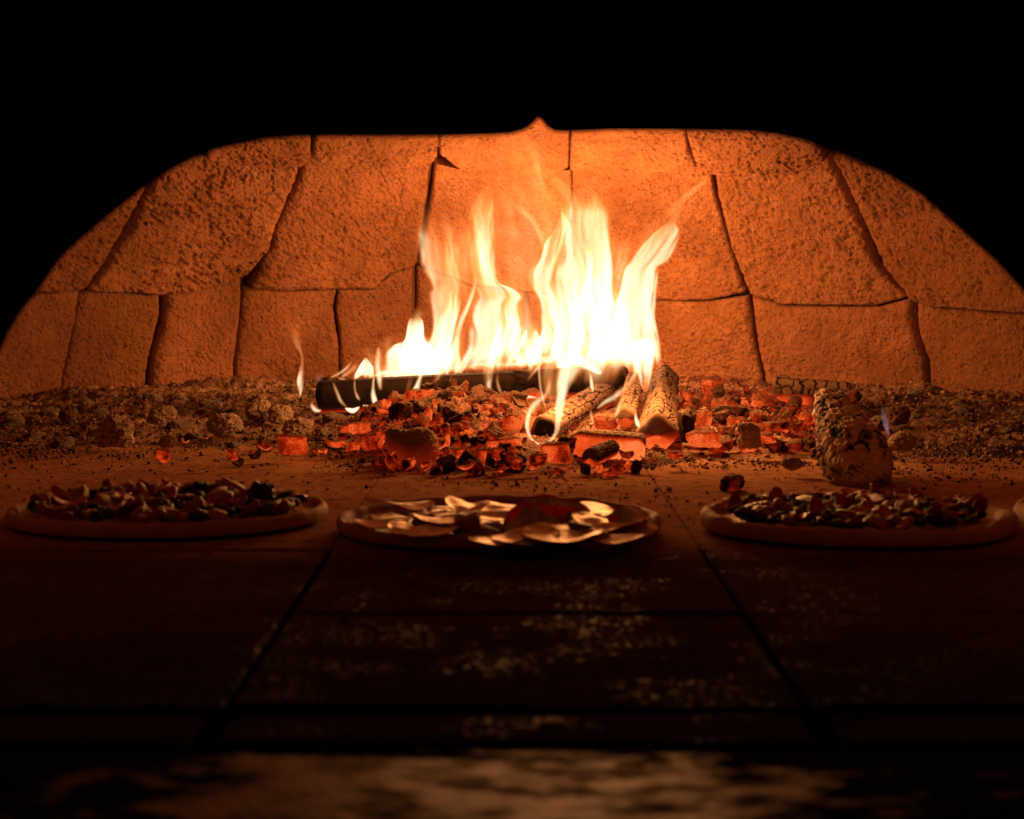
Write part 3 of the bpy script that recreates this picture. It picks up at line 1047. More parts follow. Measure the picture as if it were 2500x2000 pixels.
# long black split log lying across the fire
pL = at(np.array([775, 1530.]), np.array([970, 925.]), np.array([2.93, 2.99]))
log("log", "long black charred split log lying across the coals with flames along its top", "log", M_LOG,
    pL[0], pL[1], 0.0240, 0.0225, 260, 120, rounded_quad(1.0, 1.0, 4.5, 0.06), (11, 8, 0.0035, 0.60, 1.2), 0.035, None, 0.12,
    lambda s, nz: 0.75 * sstep(-0.55, -0.95, nz) + 0.0 * s, 3, 0.0)
# cracked round log whose end points at the viewer
pF = at(np.array([1330, 1474.]), np.array([1050, 962.]), np.array([2.50, 2.98]))
log("log", "round cracked log pointing out of the fire with a black end ringed by flame", "log", M_CRACKED,
    pF[0], pF[1], 0.0185, 0.0195, 260, 150, rounded_quad(1.0, 0.95, 3.0, 0.3), (15, 10, 0.0026, 0.02, 1.2), 0.05, None, 0.85,
    lambda s, nz: 0.75 * sstep(-0.3, -0.9, nz) * sstep(0.1, 0.4, s), 13, 0.0, endash=0.03)
# thick block, flat cracked top, right of the flames
pP = at(np.array([1604, 1622.]), np.array([1062, 922.]), np.array([2.46, 3.06]))
log("log", "split log seen end on with flat brown cracked top beside the tall flame", "log", M_CRACKED,
    pP[0], pP[1], 0.0225, 0.0185, 300, 140, rounded_quad(1.0, 1.05, 5.0, 0.75), (17, 8, 0.0028, 0.0, 1.2), 0.05, None, 0.95,
    lambda s, nz: 0.9 * sstep(-0.1, -0.8, nz) + 0.55 * sstep(0.06, 0.0, s) * sstep(0.4, -0.4, nz), 23)
# small cracked piece in the flames
pS = at(np.array([1527, 1548.]), np.array([1020, 930.]), np.array([2.56, 2.9]))
log("log", "short cracked log standing in flame between the two larger logs", "log", M_CRACKED,
    pS[0], pS[1], 0.0125, 0.013, 150, 90, rounded_quad(1.0, 1.05, 4.0, 0.4), (13, 7, 0.0018, 0.0, 1.2), 0.05, None, 0.8,
    lambda s, nz: 0.8 * sstep(0.2, -0.7, nz), 33)
# glowing log lying across the front
pG = at(np.array([1405, 1572.]), np.array([1080, 1092.]), np.array([2.38, 2.36]))
log("log", "orange glowing log with an ashy top lying in front of the flames", "log", M_CRACKED,
    pG[0], pG[1], 0.0165, 0.0165, 110, 64, rounded_quad(1.0, 1.0, 4.0, 0.1), (7, 9, 0.0012, 0.0, 1.2), 0.04, None, 0.9,
    lambda s, nz: 1.0 * sstep(0.75, 0.35, nz), 43)
# small cracked stick at its foot
pK = at(np.array([1440, 1496.]), np.array([1118, 1092.]), np.array([2.24, 2.30]))
log("charred_stick", "short cracked stick glowing underneath at the front edge of the coals", "stick", M_CRACKED,
    pK[0], pK[1], 0.0115, 0.0105, 90, 60, None, (7, 10, 0.0018, 0.0, 1.2), 0.05, None, 0.7,
    lambda s, nz: 0.8 * sstep(-0.2, -0.9, nz), 53)
# segmented slab against the wall
pB = at(np.array([1888, 2075.]), np.array([955, 962.]), np.array([2.98, 2.95]))
log("log", "segmented charred log lying along the back wall behind the white log", "log", M_CRACKED,
    pB[0], pB[1], 0.0225, 0.018, 200, 90, rounded_quad(0.8, 1.05, 5.0, 0.0), (7, 5, 0.0026, 0.0, 1.2), 0.04, None, 0.75,
    lambda s, nz: 0.85 * sstep(0.0, -0.6, nz) * (1 - sstep(0.4, 0.6, s)), 63)
# the big ash white log on the right
pW = at(np.array([2012, 2118.]), np.array([968, 1176.]), np.array([2.34, 2.09]))
log("log", "thick ash white log lying toward the pizzas with wrinkled flaking bark", "log", M_WHITE,
    pW[0], pW[1], 0.015, 0.047, 330, 190, lambda t, s: 1.0 + 0.08 * np.cos(2 * t) + 0.10 * np.cos(t - 2.6) * (1 - s) - 0.62 * np.clip((s - 0.62) / 0.38, 0, 1) ** 2.0 - 0.35 * np.clip((0.14 - s) / 0.14, 0, 1) ** 2, (5, 7, 0.0022, 0.05, 0.9), 0.08, [(0.005, 0.0018), (0.018, 0.0034)], 1.0, None, 73, capn=16, endash=1.0, rough3d=0.0075)


# ------------------------------------------------------------------ ember and lump meshes
def block_mesh(seed, box=(1, 1, 1), p=6.0, cuts=9, nz_amp=0.10, crackn=0, crackd=0.0, curl=0.0, lump=0.0):
    bm = bmesh.new()
    bmesh.ops.create_cube(bm, size=2.0)
    bmesh.ops.subdivide_edges(bm, edges=bm.edges[:], cuts=cuts, use_grid_fill=True)
    v = np.array([q.co[:] for q in bm.verts])
    f = [[q.index for q in fc.verts] for fc in bm.faces]
    bm.free()
    d = v / np.linalg.norm(v, axis=1, keepdims=True)
    r = 1.0 / (np.abs(d) ** p).sum(1) ** (1 / p)
    v = d * r[:, None]
    cr = np.zeros(len(v))
    if crackn:
        ax = np.argmax(np.abs(v), axis=1)
        a = np.where(ax == 0, v[:, 1], v[:, 0])
        b = np.where(ax == 2, v[:, 1], v[:, 2])
        e, cid = voro(a * crackn + 7 + seed, b * crackn + 3 + ax * 11, seed, 0.6)
        cr = 1 - sstep(0.02, 0.14, e)
        v = v * (1 - crackd * cr + crackd * 0.6 * (cid - .5))[:, None]
    v = v * (1 + nz_amp * fbm(v[:, 0] * 1.3, v[:, 1] * 1.3, v[:, 2] * 1.3 + seed * 5, 3, seed))[:, None]
    if lump:
        b = 1 - np.abs(fbm(v[:, 0] * 3, v[:, 1] * 3, v[:, 2] * 3 + seed, 3, seed + 2))
        b2 = 1 - np.abs(fbm(v[:, 0] * 8, v[:, 1] * 8, v[:, 2] * 8 + seed, 2, seed + 22))
        v = v * (1 + lump * (b ** 1.5 - .6) + lump * 0.6 * (b2 ** 1.5 - .6))[:, None]
    # shear a little so no two edges are parallel
    rg = np.random.default_rng(seed)
    sh = (rg.random(4) - .5) * 0.5
    v[:, 0] += sh[0] * v[:, 2] + sh[1] * v[:, 1] * 0.5
    v[:, 1] += sh[2] * v[:, 2]
    v = v * np.array(box)
    if curl:
        v[:, 2] += curl * (v[:, 0] ** 2) * box[0]
    return v, f, cr


EMB = []
for k in range(14):
    bx = [(1, .8, .7), (1, .75, .9), (.8, 1.1, .6), (1.3, .7, .55), (.9, .9, .9), (1.5, .6, .5), (1, .7, .25), (1.2, .8, .22), (1.1, 1, .6), (.8, .8, 1.2), (1, 1, .7), (1.4, .9, .8), (1, .6, .2), (1.2, .6, .6)][k]
    curl = [0, 0, 0, 0, 0, 0, .5, .7, 0, 0, 0, 0, .9, 0.2][k]
    EMB.append(block_mesh(100 + k, bx, [5, 6, 4, 7, 4, 6, 5, 5, 3.5, 6, 5, 4, 4, 5][k], 9, 0.26, 1.3 if k % 2 == 0 else 0, 0.13, curl, 0.10))
EMB_ME = {}


def ember_obj(name, k, mat, loc, scale, rot, label, cat, group=None):
    key = (k, mat.name)
    if key not in EMB_ME:
        v, f, cr = EMB[k]
        me = bpy.data.meshes.new("ember")
        me.from_pydata([tuple(map(float, q)) for q in v], [], f)
        me.polygons.foreach_set("use_smooth", [True] * len(me.polygons))
        me.materials.append(mat)
        EMB_ME[key] = me
    o = bpy.data.objects.new(name, EMB_ME[key])
    COL.objects.link(o)
    o.location = loc
    o.scale = (scale,) * 3 if isinstance(scale, (int, float)) else scale
    o.rotation_euler = rot
    return tag(o, label, cat, group)


# hand placed pieces: px, py (centre), distance, half width px, half height px, kind, material, label
PIECES = [
    (978, 1006, 2.60, 34, 27, 0, M_DULL, "ember", "brown cracked block resting on top behind the big pale ash lump"),
    (716, 1086, 2.37, 40, 27, 3, M_HOT, "ember", "large red glowing block lying apart left of the coal bed"),
    (650, 1096, 2.33, 20, 15, 12, M_HOT, "ember", "curled glowing chip touching the red block's left end"),
    (398, 1112, 2.29, 19, 20, 9, M_EMBER, "ember", "ember with one hot corner under a tuft of ash at far left"),
    (452, 1080, 2.44, 11, 9, 12, M_HOT, "ember", "small bright ember between ash tuft and ashy lumps"),
    (567, 1110, 2.27, 13, 14, 2, M_HOT, "ember", "single orange ember alone on the dark ash left of the red block"),
    (502, 1070, 2.46, 9, 6, 12, M_HOT, "ember", "tiny glowing sliver below the round ashy lump"),
    (1128, 1022, 2.56, 28, 34, 13, M_DULL, "charcoal", "black stacked bark piece in the middle of the coals"),
    (1085, 1014, 2.58, 19, 34, 9, M_DULL, "charcoal", "ash coated upright chunk beside the black bark piece"),
    (1112, 966, 2.72, 26, 12, 11, M_EMBER, "ember", "arched ember at the peak of the coal heap"),
    (1146, 988, 2.66, 22, 17, 1, M_EMBER, "ember", "cube shaped ember just right of the heap's peak"),
    (1190, 985, 2.68, 24, 15, 0, M_EMBER, "ember", "grey topped block of ember under the long black log"),
    (1040, 1000, 2.64, 16, 15, 5, M_DULL, "charcoal", "short striped black stick beside the brown block"),
    (1250, 1035, 2.50, 30, 26, 0, M_HOT, "ember", "pale orange cracked ember left of the front log's end"),
    (1230, 1090, 2.40, 45, 26, 3, M_HOT, "ember", "long glowing slab low between the small cubes and the flame loop"),
    (1356, 1105, 2.29, 42, 28, 11, M_HOT, "ember", "big glowing block beneath the front log"),
    (1312, 1122, 2.22, 27, 16, 1, M_EMBER, "ember", "dark red split ember at the foot of the big glowing block"),
    (1376, 1142, 2.17, 22, 10, 7, M_HOT, "ember", "curved orange chip lying on the stone in front of the big block"),
    (1382, 1085, 2.34, 26, 24, 4, M_DULL, "charcoal", "black cracked chunk just under the round log"),
    (1030, 1146, 2.17, 20, 15, 7, M_EMBER, "ember", "split boat shaped ember in front of the big ash lump"),
    (1060, 1136, 2.22, 14, 6, 12, M_HOT, "ember", "thin ember flake right of the boat shaped ember"),
    (1136, 1142, 2.18, 26, 15, 6, M_EMBER, "ember", "cup shaped curled ember at the front edge of the coals"),
    (1204, 1146, 2.17, 24, 13, 7, M_EMBER, "ember", "second curled ember beside the cup shaped one"),
    (1262, 1132, 2.20, 14, 15, 4, M_EMBER, "ember", "small round ember on the stone below the dark red split ember"),
    (1172, 1112, 2.28, 19, 18, 1, M_HOT, "ember", "square faced ember with glowing rim above the curled ones"),
    (1216, 1108, 2.30, 18, 17, 4, M_EMBER, "ember", "rounded cube of ember beside the square faced one"),
    (1126, 1106, 2.30, 20, 13, 0, M_HOT, "ember", "glowing stub in the pile of small cubes right of the ash lump"),
    (1102, 1078, 2.38, 18, 16, 8, M_EMBER, "ember", "round dim ember just right of the pale ash lump"),
    (1164, 1078, 2.40, 18, 14, 0, M_EMBER, "ember", "tilted cube of ember topping the small cubes"),
    (1178, 1080, 2.36, 15, 20, 6, M_DULL, "charcoal", "grey grained flake leaning on the small cubes"),
    (1230, 1096, 2.34, 20, 16, 1, M_EMBER, "ember", "cracked red cube beside the long glowing slab"),
    (1058, 1090, 2.34, 14, 30, 9, M_HOT, "ember", "bright orange slab hidden behind the ash lump's right side"),
    (936, 1072, 2.44, 20, 30, 9, M_HOT, "ember", "upright orange ember pressed against the ash lump's left side"),
    (905, 1080, 2.44, 26, 24, 0, M_HOT, "ember", "orange block with a cracked face left of the ash lump"),
    (948, 1114, 2.28, 16, 15, 7, M_HOT, "ember", "bright ember tucked under the ash lump's left corner"),
    (870, 1045, 2.56, 40, 16, 5, M_HOT, "ember", "long hot ember lying under the black log's left half"),
    (820, 1085, 2.42, 30, 16, 13, M_EMBER, "ember", "glowing stick on the ash left of the orange block"),
    (842, 1066, 2.48, 18, 10, 8, M_EMBER, "ember", "rounded ember on the ash above the glowing stick"),
    (1738, 945, 2.95, 27, 28, 9, M_HOT, "ember", "upright red ember standing against the wall right of the split log"),
    (1754, 1010, 2.70, 22, 40, 9, M_EMBER, "ember", "tall cracked ember block below the upright red one"),
    (1784, 990, 2.78, 24, 26, 4, M_EMBER, "ember", "dull square ember block beside the tall cracked one"),
    (1718, 1025, 2.62, 22, 26, 8, M_HOT, "ember", "brightest hollow ember in the heap right of the split log"),
    (1716, 1072, 2.45, 48, 22, 11, M_HOT, "ember", "wide glowing lump at the foot of the right hand heap"),
    (1677, 1043, 2.50, 20, 46, 9, M_DULL, "charcoal", "smooth bark covered stick beside the split log"),
    (1816, 1032, 2.62, 14, 10, 8, M_HOT, "ember", "small bright oval ember behind the grey ash lump"),
    (1860, 970, 2.86, 24, 15, 7, M_HOT, "ember", "curved orange ember left of the segmented log"),
    (1836, 985, 2.80, 16, 22, 12, M_EMBER, "ember", "flame shaped ember leaning in the right hand heap"),
    (1895, 1040, 2.56, 32, 13, 3, M_HOT, "ember", "flat hot ember beside the white log's bark"),
    (1872, 1068, 2.46, 20, 14, 2, M_HOT, "ember", "bright ember wedged between ash lump and white log"),
    (1945, 1045, 2.50, 26, 36, 6, M_DULL, "charcoal", "brown slab leaning against the white log"),
    (1918, 1000, 2.72, 34, 12, 13, M_EMBER, "ember", "flat ashy ember below the segmented log"),
    (2082, 970, 2.85, 22, 18, 8, M_EMBER, "ember", "brown ember knob behind the white log's top"),
    (1584, 1125, 2.24, 24, 12, 7, M_HOT, "ember", "orange curl at the foot of the split log"),
    (1530, 1112, 2.28, 20, 18, 13, M_HOT, "ember", "glowing knob between the ashy glowing log and the split log"),
    (1648, 1110, 2.28, 22, 10, 2, M_HOT, "ember", "hot flake under the smooth bark covered stick"),
    (1480, 1030, 2.58, 34, 22, 9, M_HOT, "ember", "pale orange leaning slab behind the glowing log"),
    (1788, 1180, 2.06, 33, 22, 8, M_FADING, "ember", "lone round ember on the bare stone before the white log"),
]
for (px, py, Y, hw, hh, k, mat, nm, lab) in PIECES:
    p = at(px, py, Y)
    m2 = Y / FPX
    bx = np.abs(EMB[k][0]).max(0)
    sx, sz = hw * m2 / bx[0], hh * m2 / bx[2]
    sy = (sx + sz) * 0.5
    rz = (hash_ := (px * 7 + py * 13) % 100 / 100.0 - .5) * 0.5
    ember_obj(nm, k, mat, V(p), (sx, sy, sz), (0.2 * hash_, -0.25 * hash_, rz), lab, "ember" if nm == "ember" else "charcoal")

# the filling of small embers
LAND = [("the pale ash lump", 1008, 1082), ("the brown cracked block", 978, 1006), ("the black bark piece", 1128, 1022), ("the peak of the coal heap", 1112, 966), ("the pale orange cracked ember", 1250, 1035), ("the round log's black end", 1330, 1060), ("the cup shaped ember", 1136, 1142), ("the boat shaped ember", 1030, 1146), ("the long glowing slab", 1230, 1090), ("the red glowing block", 716, 1086), ("the black log's end", 780, 985), ("the split log", 1604, 1062), ("the grey ash lump", 1830, 1060), ("the white log", 2040, 1060), ("the segmented log", 1975, 958), ("the upright red ember", 1738, 945), ("the wide glowing lump", 1716, 1072), ("the orange block", 905, 1080), ("the ashy glowing log", 1490, 1085), ("the tall cracked ember", 1754, 1010), ("the square faced ember", 1172, 1112), ("the hot ember under the black log", 870, 1045)]
SHAPE = ["squarish", "slab sided", "cube shaped", "long", "stubby", "stick like", "flat", "curled", "chunky", "tall", "blocky", "broad", "sliver thin", "knobbly"]
HEATW = {"ember": "red", "hot_ember": "bright", "dull_ember": "ash grey"}


def project(x, y, z):
    dz = z - CAMH
    dep = y * CP - dz * SP
    return CX + FPX * x / dep, CY - FPX * (y * SP + dz * CP) / dep


def ember_label(k, mat, p):
    px, py = project(*p)
    nm_, lx, ly = min(LAND, key=lambda q: (q[1] - px) ** 2 + 2.5 * (q[2] - py) ** 2)
    ddx, ddy = px - lx, py - ly
    if abs(ddx) > 1.3 * abs(ddy):
        w = "just left of" if ddx < 0 else "just right of"
    else:
        w = "behind" if ddy < 0 else "in front of"
    return "small %s %s ember %s %s" % (SHAPE[k], HEATW[mat.name], w, nm_)


groups = {"c": "embers heaped before the fire", "f": "embers heaped before the fire", "b": "embers under the black log", "r": "embers by the white log", "l": "embers scattered on the ash"}
for n_, key, xr, yr, sr in ((84, "c", (-0.17, 0.015), (2.20, 2.70), (0.0065, 0.0125)), (12, "f", (0.02, 0.17), (2.18, 2.30), (0.004, 0.008)), (42, "b", (-0.20, 0.10), (2.68, 2.92), (0.008, 0.014)), (56, "r", (0.225, 0.45), (2.42, 3.05), (0.007, 0.015)), (20, "l", (-0.36, -0.15), (2.3, 2.75), (0.004, 0.009))):
    for i in range(n_):
        y = yr[0] + (yr[1] - yr[0]) * rnd.random()
        x = (xr[0] + (xr[1] - xr[0]) * rnd.random()) * (y / 2.5 if key in "cb" else 1)
        s = sr[0] + (sr[1] - sr[0]) * rnd.random() ** 1.5
        z = max(float(bed_h(x, y, False)), 0.0) + s * 0.4 + (0.006 * rnd.random() if key != "l" else 0)
        mat = rnd.choice([M_EMBER, M_DULL, M_HOT, M_DULL, M_EMBER] if key in "cb" else [M_EMBER, M_DULL, M_EMBER, M_HOT])
        k = rnd.randrange(14)
        ember_obj("ember", k, mat, (x, y, z), s, (rnd.uniform(-.6, .6), rnd.uniform(-.6, .6), rnd.uniform(0, 6.28)), ember_label(k, mat, (x, y, z)), "ember", groups[key])


# ash coated lumps
def lump(label, px, py, Y, hw, hh, seed, mat=M_ASHLUMP, crackn=0, crackd=0.10, lmp=0.16, p=2.2, rz=0.3, glow_side=0.0, depth=0.8):
    v, f, cr = block_mesh(seed, (1, depth, 1), p, 40, 0.34, crackn, crackd, 0.0, lmp)
    m2 = Y / FPX
    b = np.abs(v).max(0)
    v = v * np.array([hw * m2 / b[0], hw * m2 / b[0], hh * m2 / b[2]])
    v[:, 2] -= hh * m2 * 0.15
    nz_ = v[:, 2] / np.abs(v[:, 2]).max()
    ash = np.clip(0.75 + 0.35 * fbm(v[:, 0] * 90, v[:, 1] * 90, v[:, 2] * 90, 3, seed), 0, 1)
    ht = glow_side * sstep(0.0, -0.9, nz_ - 0.5 * np.abs(v[:, 0]) / np.abs(v[:, 0]).max())
    o = make("ash_lump", v, f, mat, None, True, {"wood": np.stack([cr * .85, ash, ht], -1)}, V(at(px, py, Y)))
    o.rotation_euler = (0, 0, rz)
    return tag(o, label, "ash lump")


lump("biggest pale crumbly ash lump standing in front of the coals", 1008, 1082, 2.30, 70, 48, 3, lmp=0.26, p=2.7, glow_side=0.22, rz=0.05)
lump("squarish cracked ash lump with brick like squares on the far left bank", 283, 1045, 2.52, 50, 44, 5, crackn=2.0, crackd=0.07, lmp=0.10, p=3, rz=-0.2)
lump("rounded ash lump with a frayed top left of the red glowing block", 549, 1034, 2.62, 46, 32, 6, lmp=0.2, rz=0.3)
lump("pale ash lump with dark hollows near the lone flame", 632, 1000, 2.85, 36, 30, 7, lmp=0.2, crackn=1.0, crackd=0.08)
lump("pale ash lump right under the lone flame", 684, 1008, 2.82, 34, 26, 8, lmp=0.2)
lump("low ash mound behind the red glowing block", 725, 1040, 2.62, 42, 26, 9, lmp=0.2)
lump("tuft of ash crowning the ember at far left", 410, 1076, 2.33, 24, 18, 10, lmp=0.3)
lump("grey ash lump between the right hand embers", 1830, 1060, 2.40, 36, 36, 12, lmp=0.24, glow_side=0.0)
lump("black crust of charcoal against the wall at far left", 165, 1012, 2.75, 26, 26, 14, M_CHAR, lmp=0.25)
lump("wispy pale lump behind the squarish one", 395, 1010, 2.75, 40, 24, 15, lmp=0.26)
lump("ash clump at the white log's left foot", 1935, 1130, 2.20, 32, 18, 16, lmp=0.3)
lump("crumbly ash clump right of the white log", 2205, 1075, 2.40, 46, 26, 17, lmp=0.3)
lump("dark crust behind the white log near the violet flame", 2190, 1010, 2.72, 34, 28, 18, M_CHAR, lmp=0.3)

# smaller clods of ash on the banks
ASHLAND = [("the squarish cracked ash lump", 283, 1045), ("the round frayed ash lump", 549, 1034), ("the hollowed pale lump", 632, 1000), ("the lump under the lone flame", 684, 1008), ("the low ash mound", 725, 1040), ("the ash tuft over the far ember", 410, 1076), ("the black crust by the wall", 165, 1012), ("the wispy pale lump", 395, 1010), ("the oven's curved wall foot", 60, 985), ("the white log's foot", 1935, 1130), ("the crumbly clump", 2205, 1075), ("the dark crust behind the white log", 2190, 1010), ("the violet flame", 2160, 1030), ("the far wall corner", 2430, 1010), ("the pale floor edge", 120, 1080)]


def clod_label(p, size):
    px, py = project(p[0], p[1], p[2])
    nm_, lx, ly = min(ASHLAND, key=lambda q: (q[1] - px) ** 2 + 2.5 * (q[2] - py) ** 2)
    ddx, ddy = px - lx, py - ly
    if abs(ddx) > 1.3 * abs(ddy):
        w = "just left of" if ddx < 0 else "just right of"
    else:
        w = "behind" if ddy < 0 else "in front of"
    return "%s pale clod of crumbly ash %s %s" % ("tiny" if size < 0.010 else "small" if size < 0.0135 else "broad", w, nm_)


CLOD = []
for k in range(5):
    v, f, cr = block_mesh(400 + k, (1, .85, .5), 2.2, 16, 0.4, 0, 0, 0.0, 0.30)
    me = bpy.data.meshes.new("ash_clod")
    me.from_pydata([tuple(map(float, q)) for q in v], [], f)
    me.polygons.foreach_set("use_smooth", [True] * len(me.polygons))
    a = me.attributes.new("wood", 'FLOAT_COLOR', 'POINT')
    buf = np.zeros((len(v), 4), np.float32)
    buf[:, 1] = np.clip(0.8 + 0.3 * fbm(v[:, 0] * 2, v[:, 1] * 2, v[:, 2] * 2, 2, k), 0, 1)
    a.data.foreach_set("color", buf.ravel())
    me.materials.append(M_ASHLUMP)
    CLOD.append(me)
rc = random.Random(31)
ncl = 0
while ncl < 62:
    left_ = rc.random() < 0.66
    x = rc.uniform(-0.82, -0.17) if left_ else rc.uniform(0.47, 0.84)
    y = rc.uniform(2.5, 3.35)
    if (x / EA) ** 2 + ((y - EY) / EB) ** 2 > 0.86 or abs(project(x, y, 0)[0] - 1250) > 1290:
        continue
    s_ = rc.uniform(0.007, 0.019)
    o = bpy.data.objects.new("ash_clod", CLOD[rc.randrange(5)])
    COL.objects.link(o)
    o.location = (x, y, max(float(bed_h(x, y, False)), 0) + 0.25 * s_)
    o.scale = (s_, s_, s_ * rc.uniform(.8, 1.2))
    o.rotation_euler = (rc.uniform(-.3, .3), rc.uniform(-.3, .3), rc.uniform(0, 6.28))
    tag(o, clod_label(o.location, s_), "ash clod", "ash clods on the left bank" if left_ else "ash clods on the right bank")
    ncl += 1

# ------------------------------------------------------------------ the fire
fire = empty("fire", V(at(1300, 985, 3.0)), "tall bright fire of many flame tongues rising over the logs", "fire")


def heat_colour(h, tint=None):
    t = sstep(0.0, 0.85, h)
    b = sstep(0.10, 0.95, h)
    c = np.stack([h, h * (0.22 + 0.53 * t), h * (0.05 + 0.42 * b)], -1)
    if tint is not None:
        c = h[..., None] * np.array(tint)
    return c


def flame(C, Y, thick=0.45, soft=0.45, streak=0.5, seed=0, parent=fire, name="flame", nr=110, nc=31, tint=None, gain=1.0, sharp=False, lean=0.0):
    """C: rows of (x, y, half width vector x, y, heat) in photograph pixels -> a closed, thick tongue at distance Y."""
    cx, cy, wx, wy, h = C.T
    u = np.linspace(-1, 1, nc)
    px = cx[:, None] + wx[:, None] * u
    py = cy[:, None] + wy[:, None] * u
    v = np.linspace(0, 1, nr)
    if nc > 20:
        py = py + (18 * fbm(u[None] * 2.5, seed * 2.1, 0, 3, 88) + 10) * (v[:, None] ** 5)
    wob = 0.016 * fbm(v * 4 + seed, seed * 1.7, 0, 2, 81)[:, None] + 0.010 * fbm(u[None] * 1.5, v[:, None] * 3, seed, 2, 82)
    yy = Y + wob + lean * sstep(0.62, 1.0, v)[:, None]
    P = at(px, py, yy)
    wm = np.hypot(wx, wy) * Y / FPX
    tp = np.sin(np.clip(v, 0, 1) * math.pi) ** 0.5
    tk = np.minimum(thick * wm, 0.035) * tp
    T = tk[:, None] * np.sqrt(np.clip(1 - u * u, 0, 1))[None]
    ln = np.concatenate([[0], np.cumsum(np.hypot(np.diff(cx), np.diff(cy)))])[:, None] / 100.0
    lat = (u[None] * np.hypot(wx, wy)[:, None]) / 26.0
    warp = 0.9 * fbm(lat * .6, ln * 0.9, seed * 3.1, 3, 83)
    st = fbm(lat + warp, ln * 0.55, seed * 2.3, 3, 84)
    st2 = fbm(lat * 2.6 + 2 * warp, ln * 0.8, seed * 2.3 + 9, 2, 85)
    fine = fbm(lat * 1.6 + warp * 1.3, ln * 1.7, seed * 4.7, 3, 86)
    edge = sstep(0, soft, (1 - np.abs(u))[None] * (1.0 + 0.55 * st + 0.45 * fine)) * sstep(0, 0.08, 1 - np.abs(u))[None]
    edge = edge * (1 + 0.25 * np.exp(-((np.abs(u) - 0.75) / 0.16) ** 2))[None]
    fray = 1 - v[:, None] + 0.10 * fbm(u[None] * 3.0 + seed, seed * 1.3, 0, 3, 87)
    edge = edge * sstep(0.0, 0.14 if nc > 20 else 0.05, fray)
    H = np.maximum(h[:, None], 0) * edge * np.clip(1 + streak * (1.1 * st + 0.7 * st2) * 1.8, 0.06, 2.4)
    col = heat_colour(H * gain, tint) * 0.5
    front = P.copy()
    back = P.copy()
    front[..., 1] -= T
    back[..., 1] += T
    ring = np.concatenate([front, back[:, -2:0:-1]], 1)
    cring = np.concatenate([col, col[:, -2:0:-1]], 1)
    nn = ring.shape[1]
    o = make(name, ring.reshape(-1, 3), grid_faces(nr, nn, True), M_FLAME, None, True, {"firelight": cring.reshape(-1, 3)})
    if parent is not None:
        o.parent = parent
        o.matrix_parent_inverse = Matrix.Translation(-parent.location)
    return o


_fs = [0]


def body(rows_, Y, **k):
    _fs[0] += 1
    r = np.array(rows_, float)
    r = np.stack([(r[:, 1] + r[:, 2]) / 2, r[:, 0], (r[:, 2] - r[:, 1]) / 2, r[:, 3]], -1)
    c = crspline(r, k.get("nr", 110))
    C = np.stack([c[:, 0], c[:, 1], np.maximum(c[:, 2], 0.5), 0 * c[:, 0], c[:, 3]], -1)
    k["gain"] = k.get("gain", 1.0) * 1.08
    if k.pop("halo", True):  # adds a faint wider shell, a painted glow round the tongue
        C2 = C.copy()
        C2[:, 2] = C[:, 2] * 1.25 + 16
        C2[:, 1] = C[:, 1] - 26 * (1 - np.linspace(0, 1, len(C)))
        C2[:, 4] = np.minimum(C[:, 4], 1.0) * 0.30
        flame(C2, Y + 0.015, seed=_fs[0] + 300, soft=1.0, streak=0.55, gain=1.0)
    return flame(C, Y, seed=_fs[0], **k)


def lick(rows_, Y, **k):
    _fs[0] += 1
    k.setdefault("nc", 13)
    k.setdefault("streak", 0.4)
    k["gain"] = k.get("gain", 1.0) * 0.85
    k.setdefault("soft", 1.0)
    k.setdefault("nr", 90)
    c = crspline(np.array(rows_, float), k["nr"])
    tx, ty = np.gradient(c[:, 0]), np.gradient(c[:, 1])
    L = np.hypot(tx, ty) + 1e-9
    w = np.maximum(c[:, 2] * 1.3, 0.4)
    C = np.stack([c[:, 0], c[:, 1], -ty / L * w, tx / L * w, c[:, 3]], -1)
    return flame(C, Y, seed=_fs[0], **k)


YB = 3.12
YR = 3.00
# left tower
body([(500, 1030, 1090, 0), (530, 1022, 1100, .10), (560, 1015, 1112, .25), (600, 1014, 1125, .38), (650, 1023, 1132, .45), (700, 1050, 1130, .55), (720, 1042, 1125, .62), (770, 1050, 1120, .75), (800, 1052, 1113, .9), (830, 1038, 1110, 1.1), (860, 1000, 1108, 1.3), (890, 985, 1105, 1.4), (906, 985, 1100, 1.0)], YB, soft=.4)
body([(440, 1188, 1204, 0), (470, 1170, 1207, .12), (500, 1152, 1209, .28), (560, 1138, 1211, .5), (620, 1136, 1212, .65), (660, 1146, 1214, .75), (690, 1154, 1224, .8), (705, 1152, 1258, .7), (724, 1148, 1282, .7), (745, 1145, 1270, .85), (790, 1143, 1276, 1.0), (806, 1140, 1284, 1.0), (840, 1136, 1277, 1.1), (870, 1120, 1262, 1.2), (900, 1100, 1252, 1.0)], YB + .02, soft=.3)
body([(540, 1070, 1150, 0), (600, 1062, 1180, .18), (660, 1070, 1190, .3), (720, 1075, 1180, .3), (800, 1060, 1150, .25), (860, 1040, 1140, .3), (900, 1030, 1130, .3)], YB + .04, soft=.7)
lick([(1150, 480, 3, 0), (1156, 520, 7, .25), (1164, 556, 9, .4), (1172, 600, 11, .7), (1182, 662, 13, .8), (1196, 720, 16, .6), (1210, 780, 16, .3), (1220, 830, 10, 0)], YB)
lick([(1198, 455, 4, 0), (1196, 480, 9, .2), (1190, 515, 8, .3), (1184, 548, 6, .35), (1188, 600, 8, .2), (1192, 640, 6, 0)], YB)
lick([(1160, 640, 4, 0), (1159, 690, 7, .5), (1146, 735, 7, .9), (1130, 775, 7, .9), (1118, 812, 8, .7), (1112, 850, 10, .7), (1104, 890, 10, .6)], YB - .02)
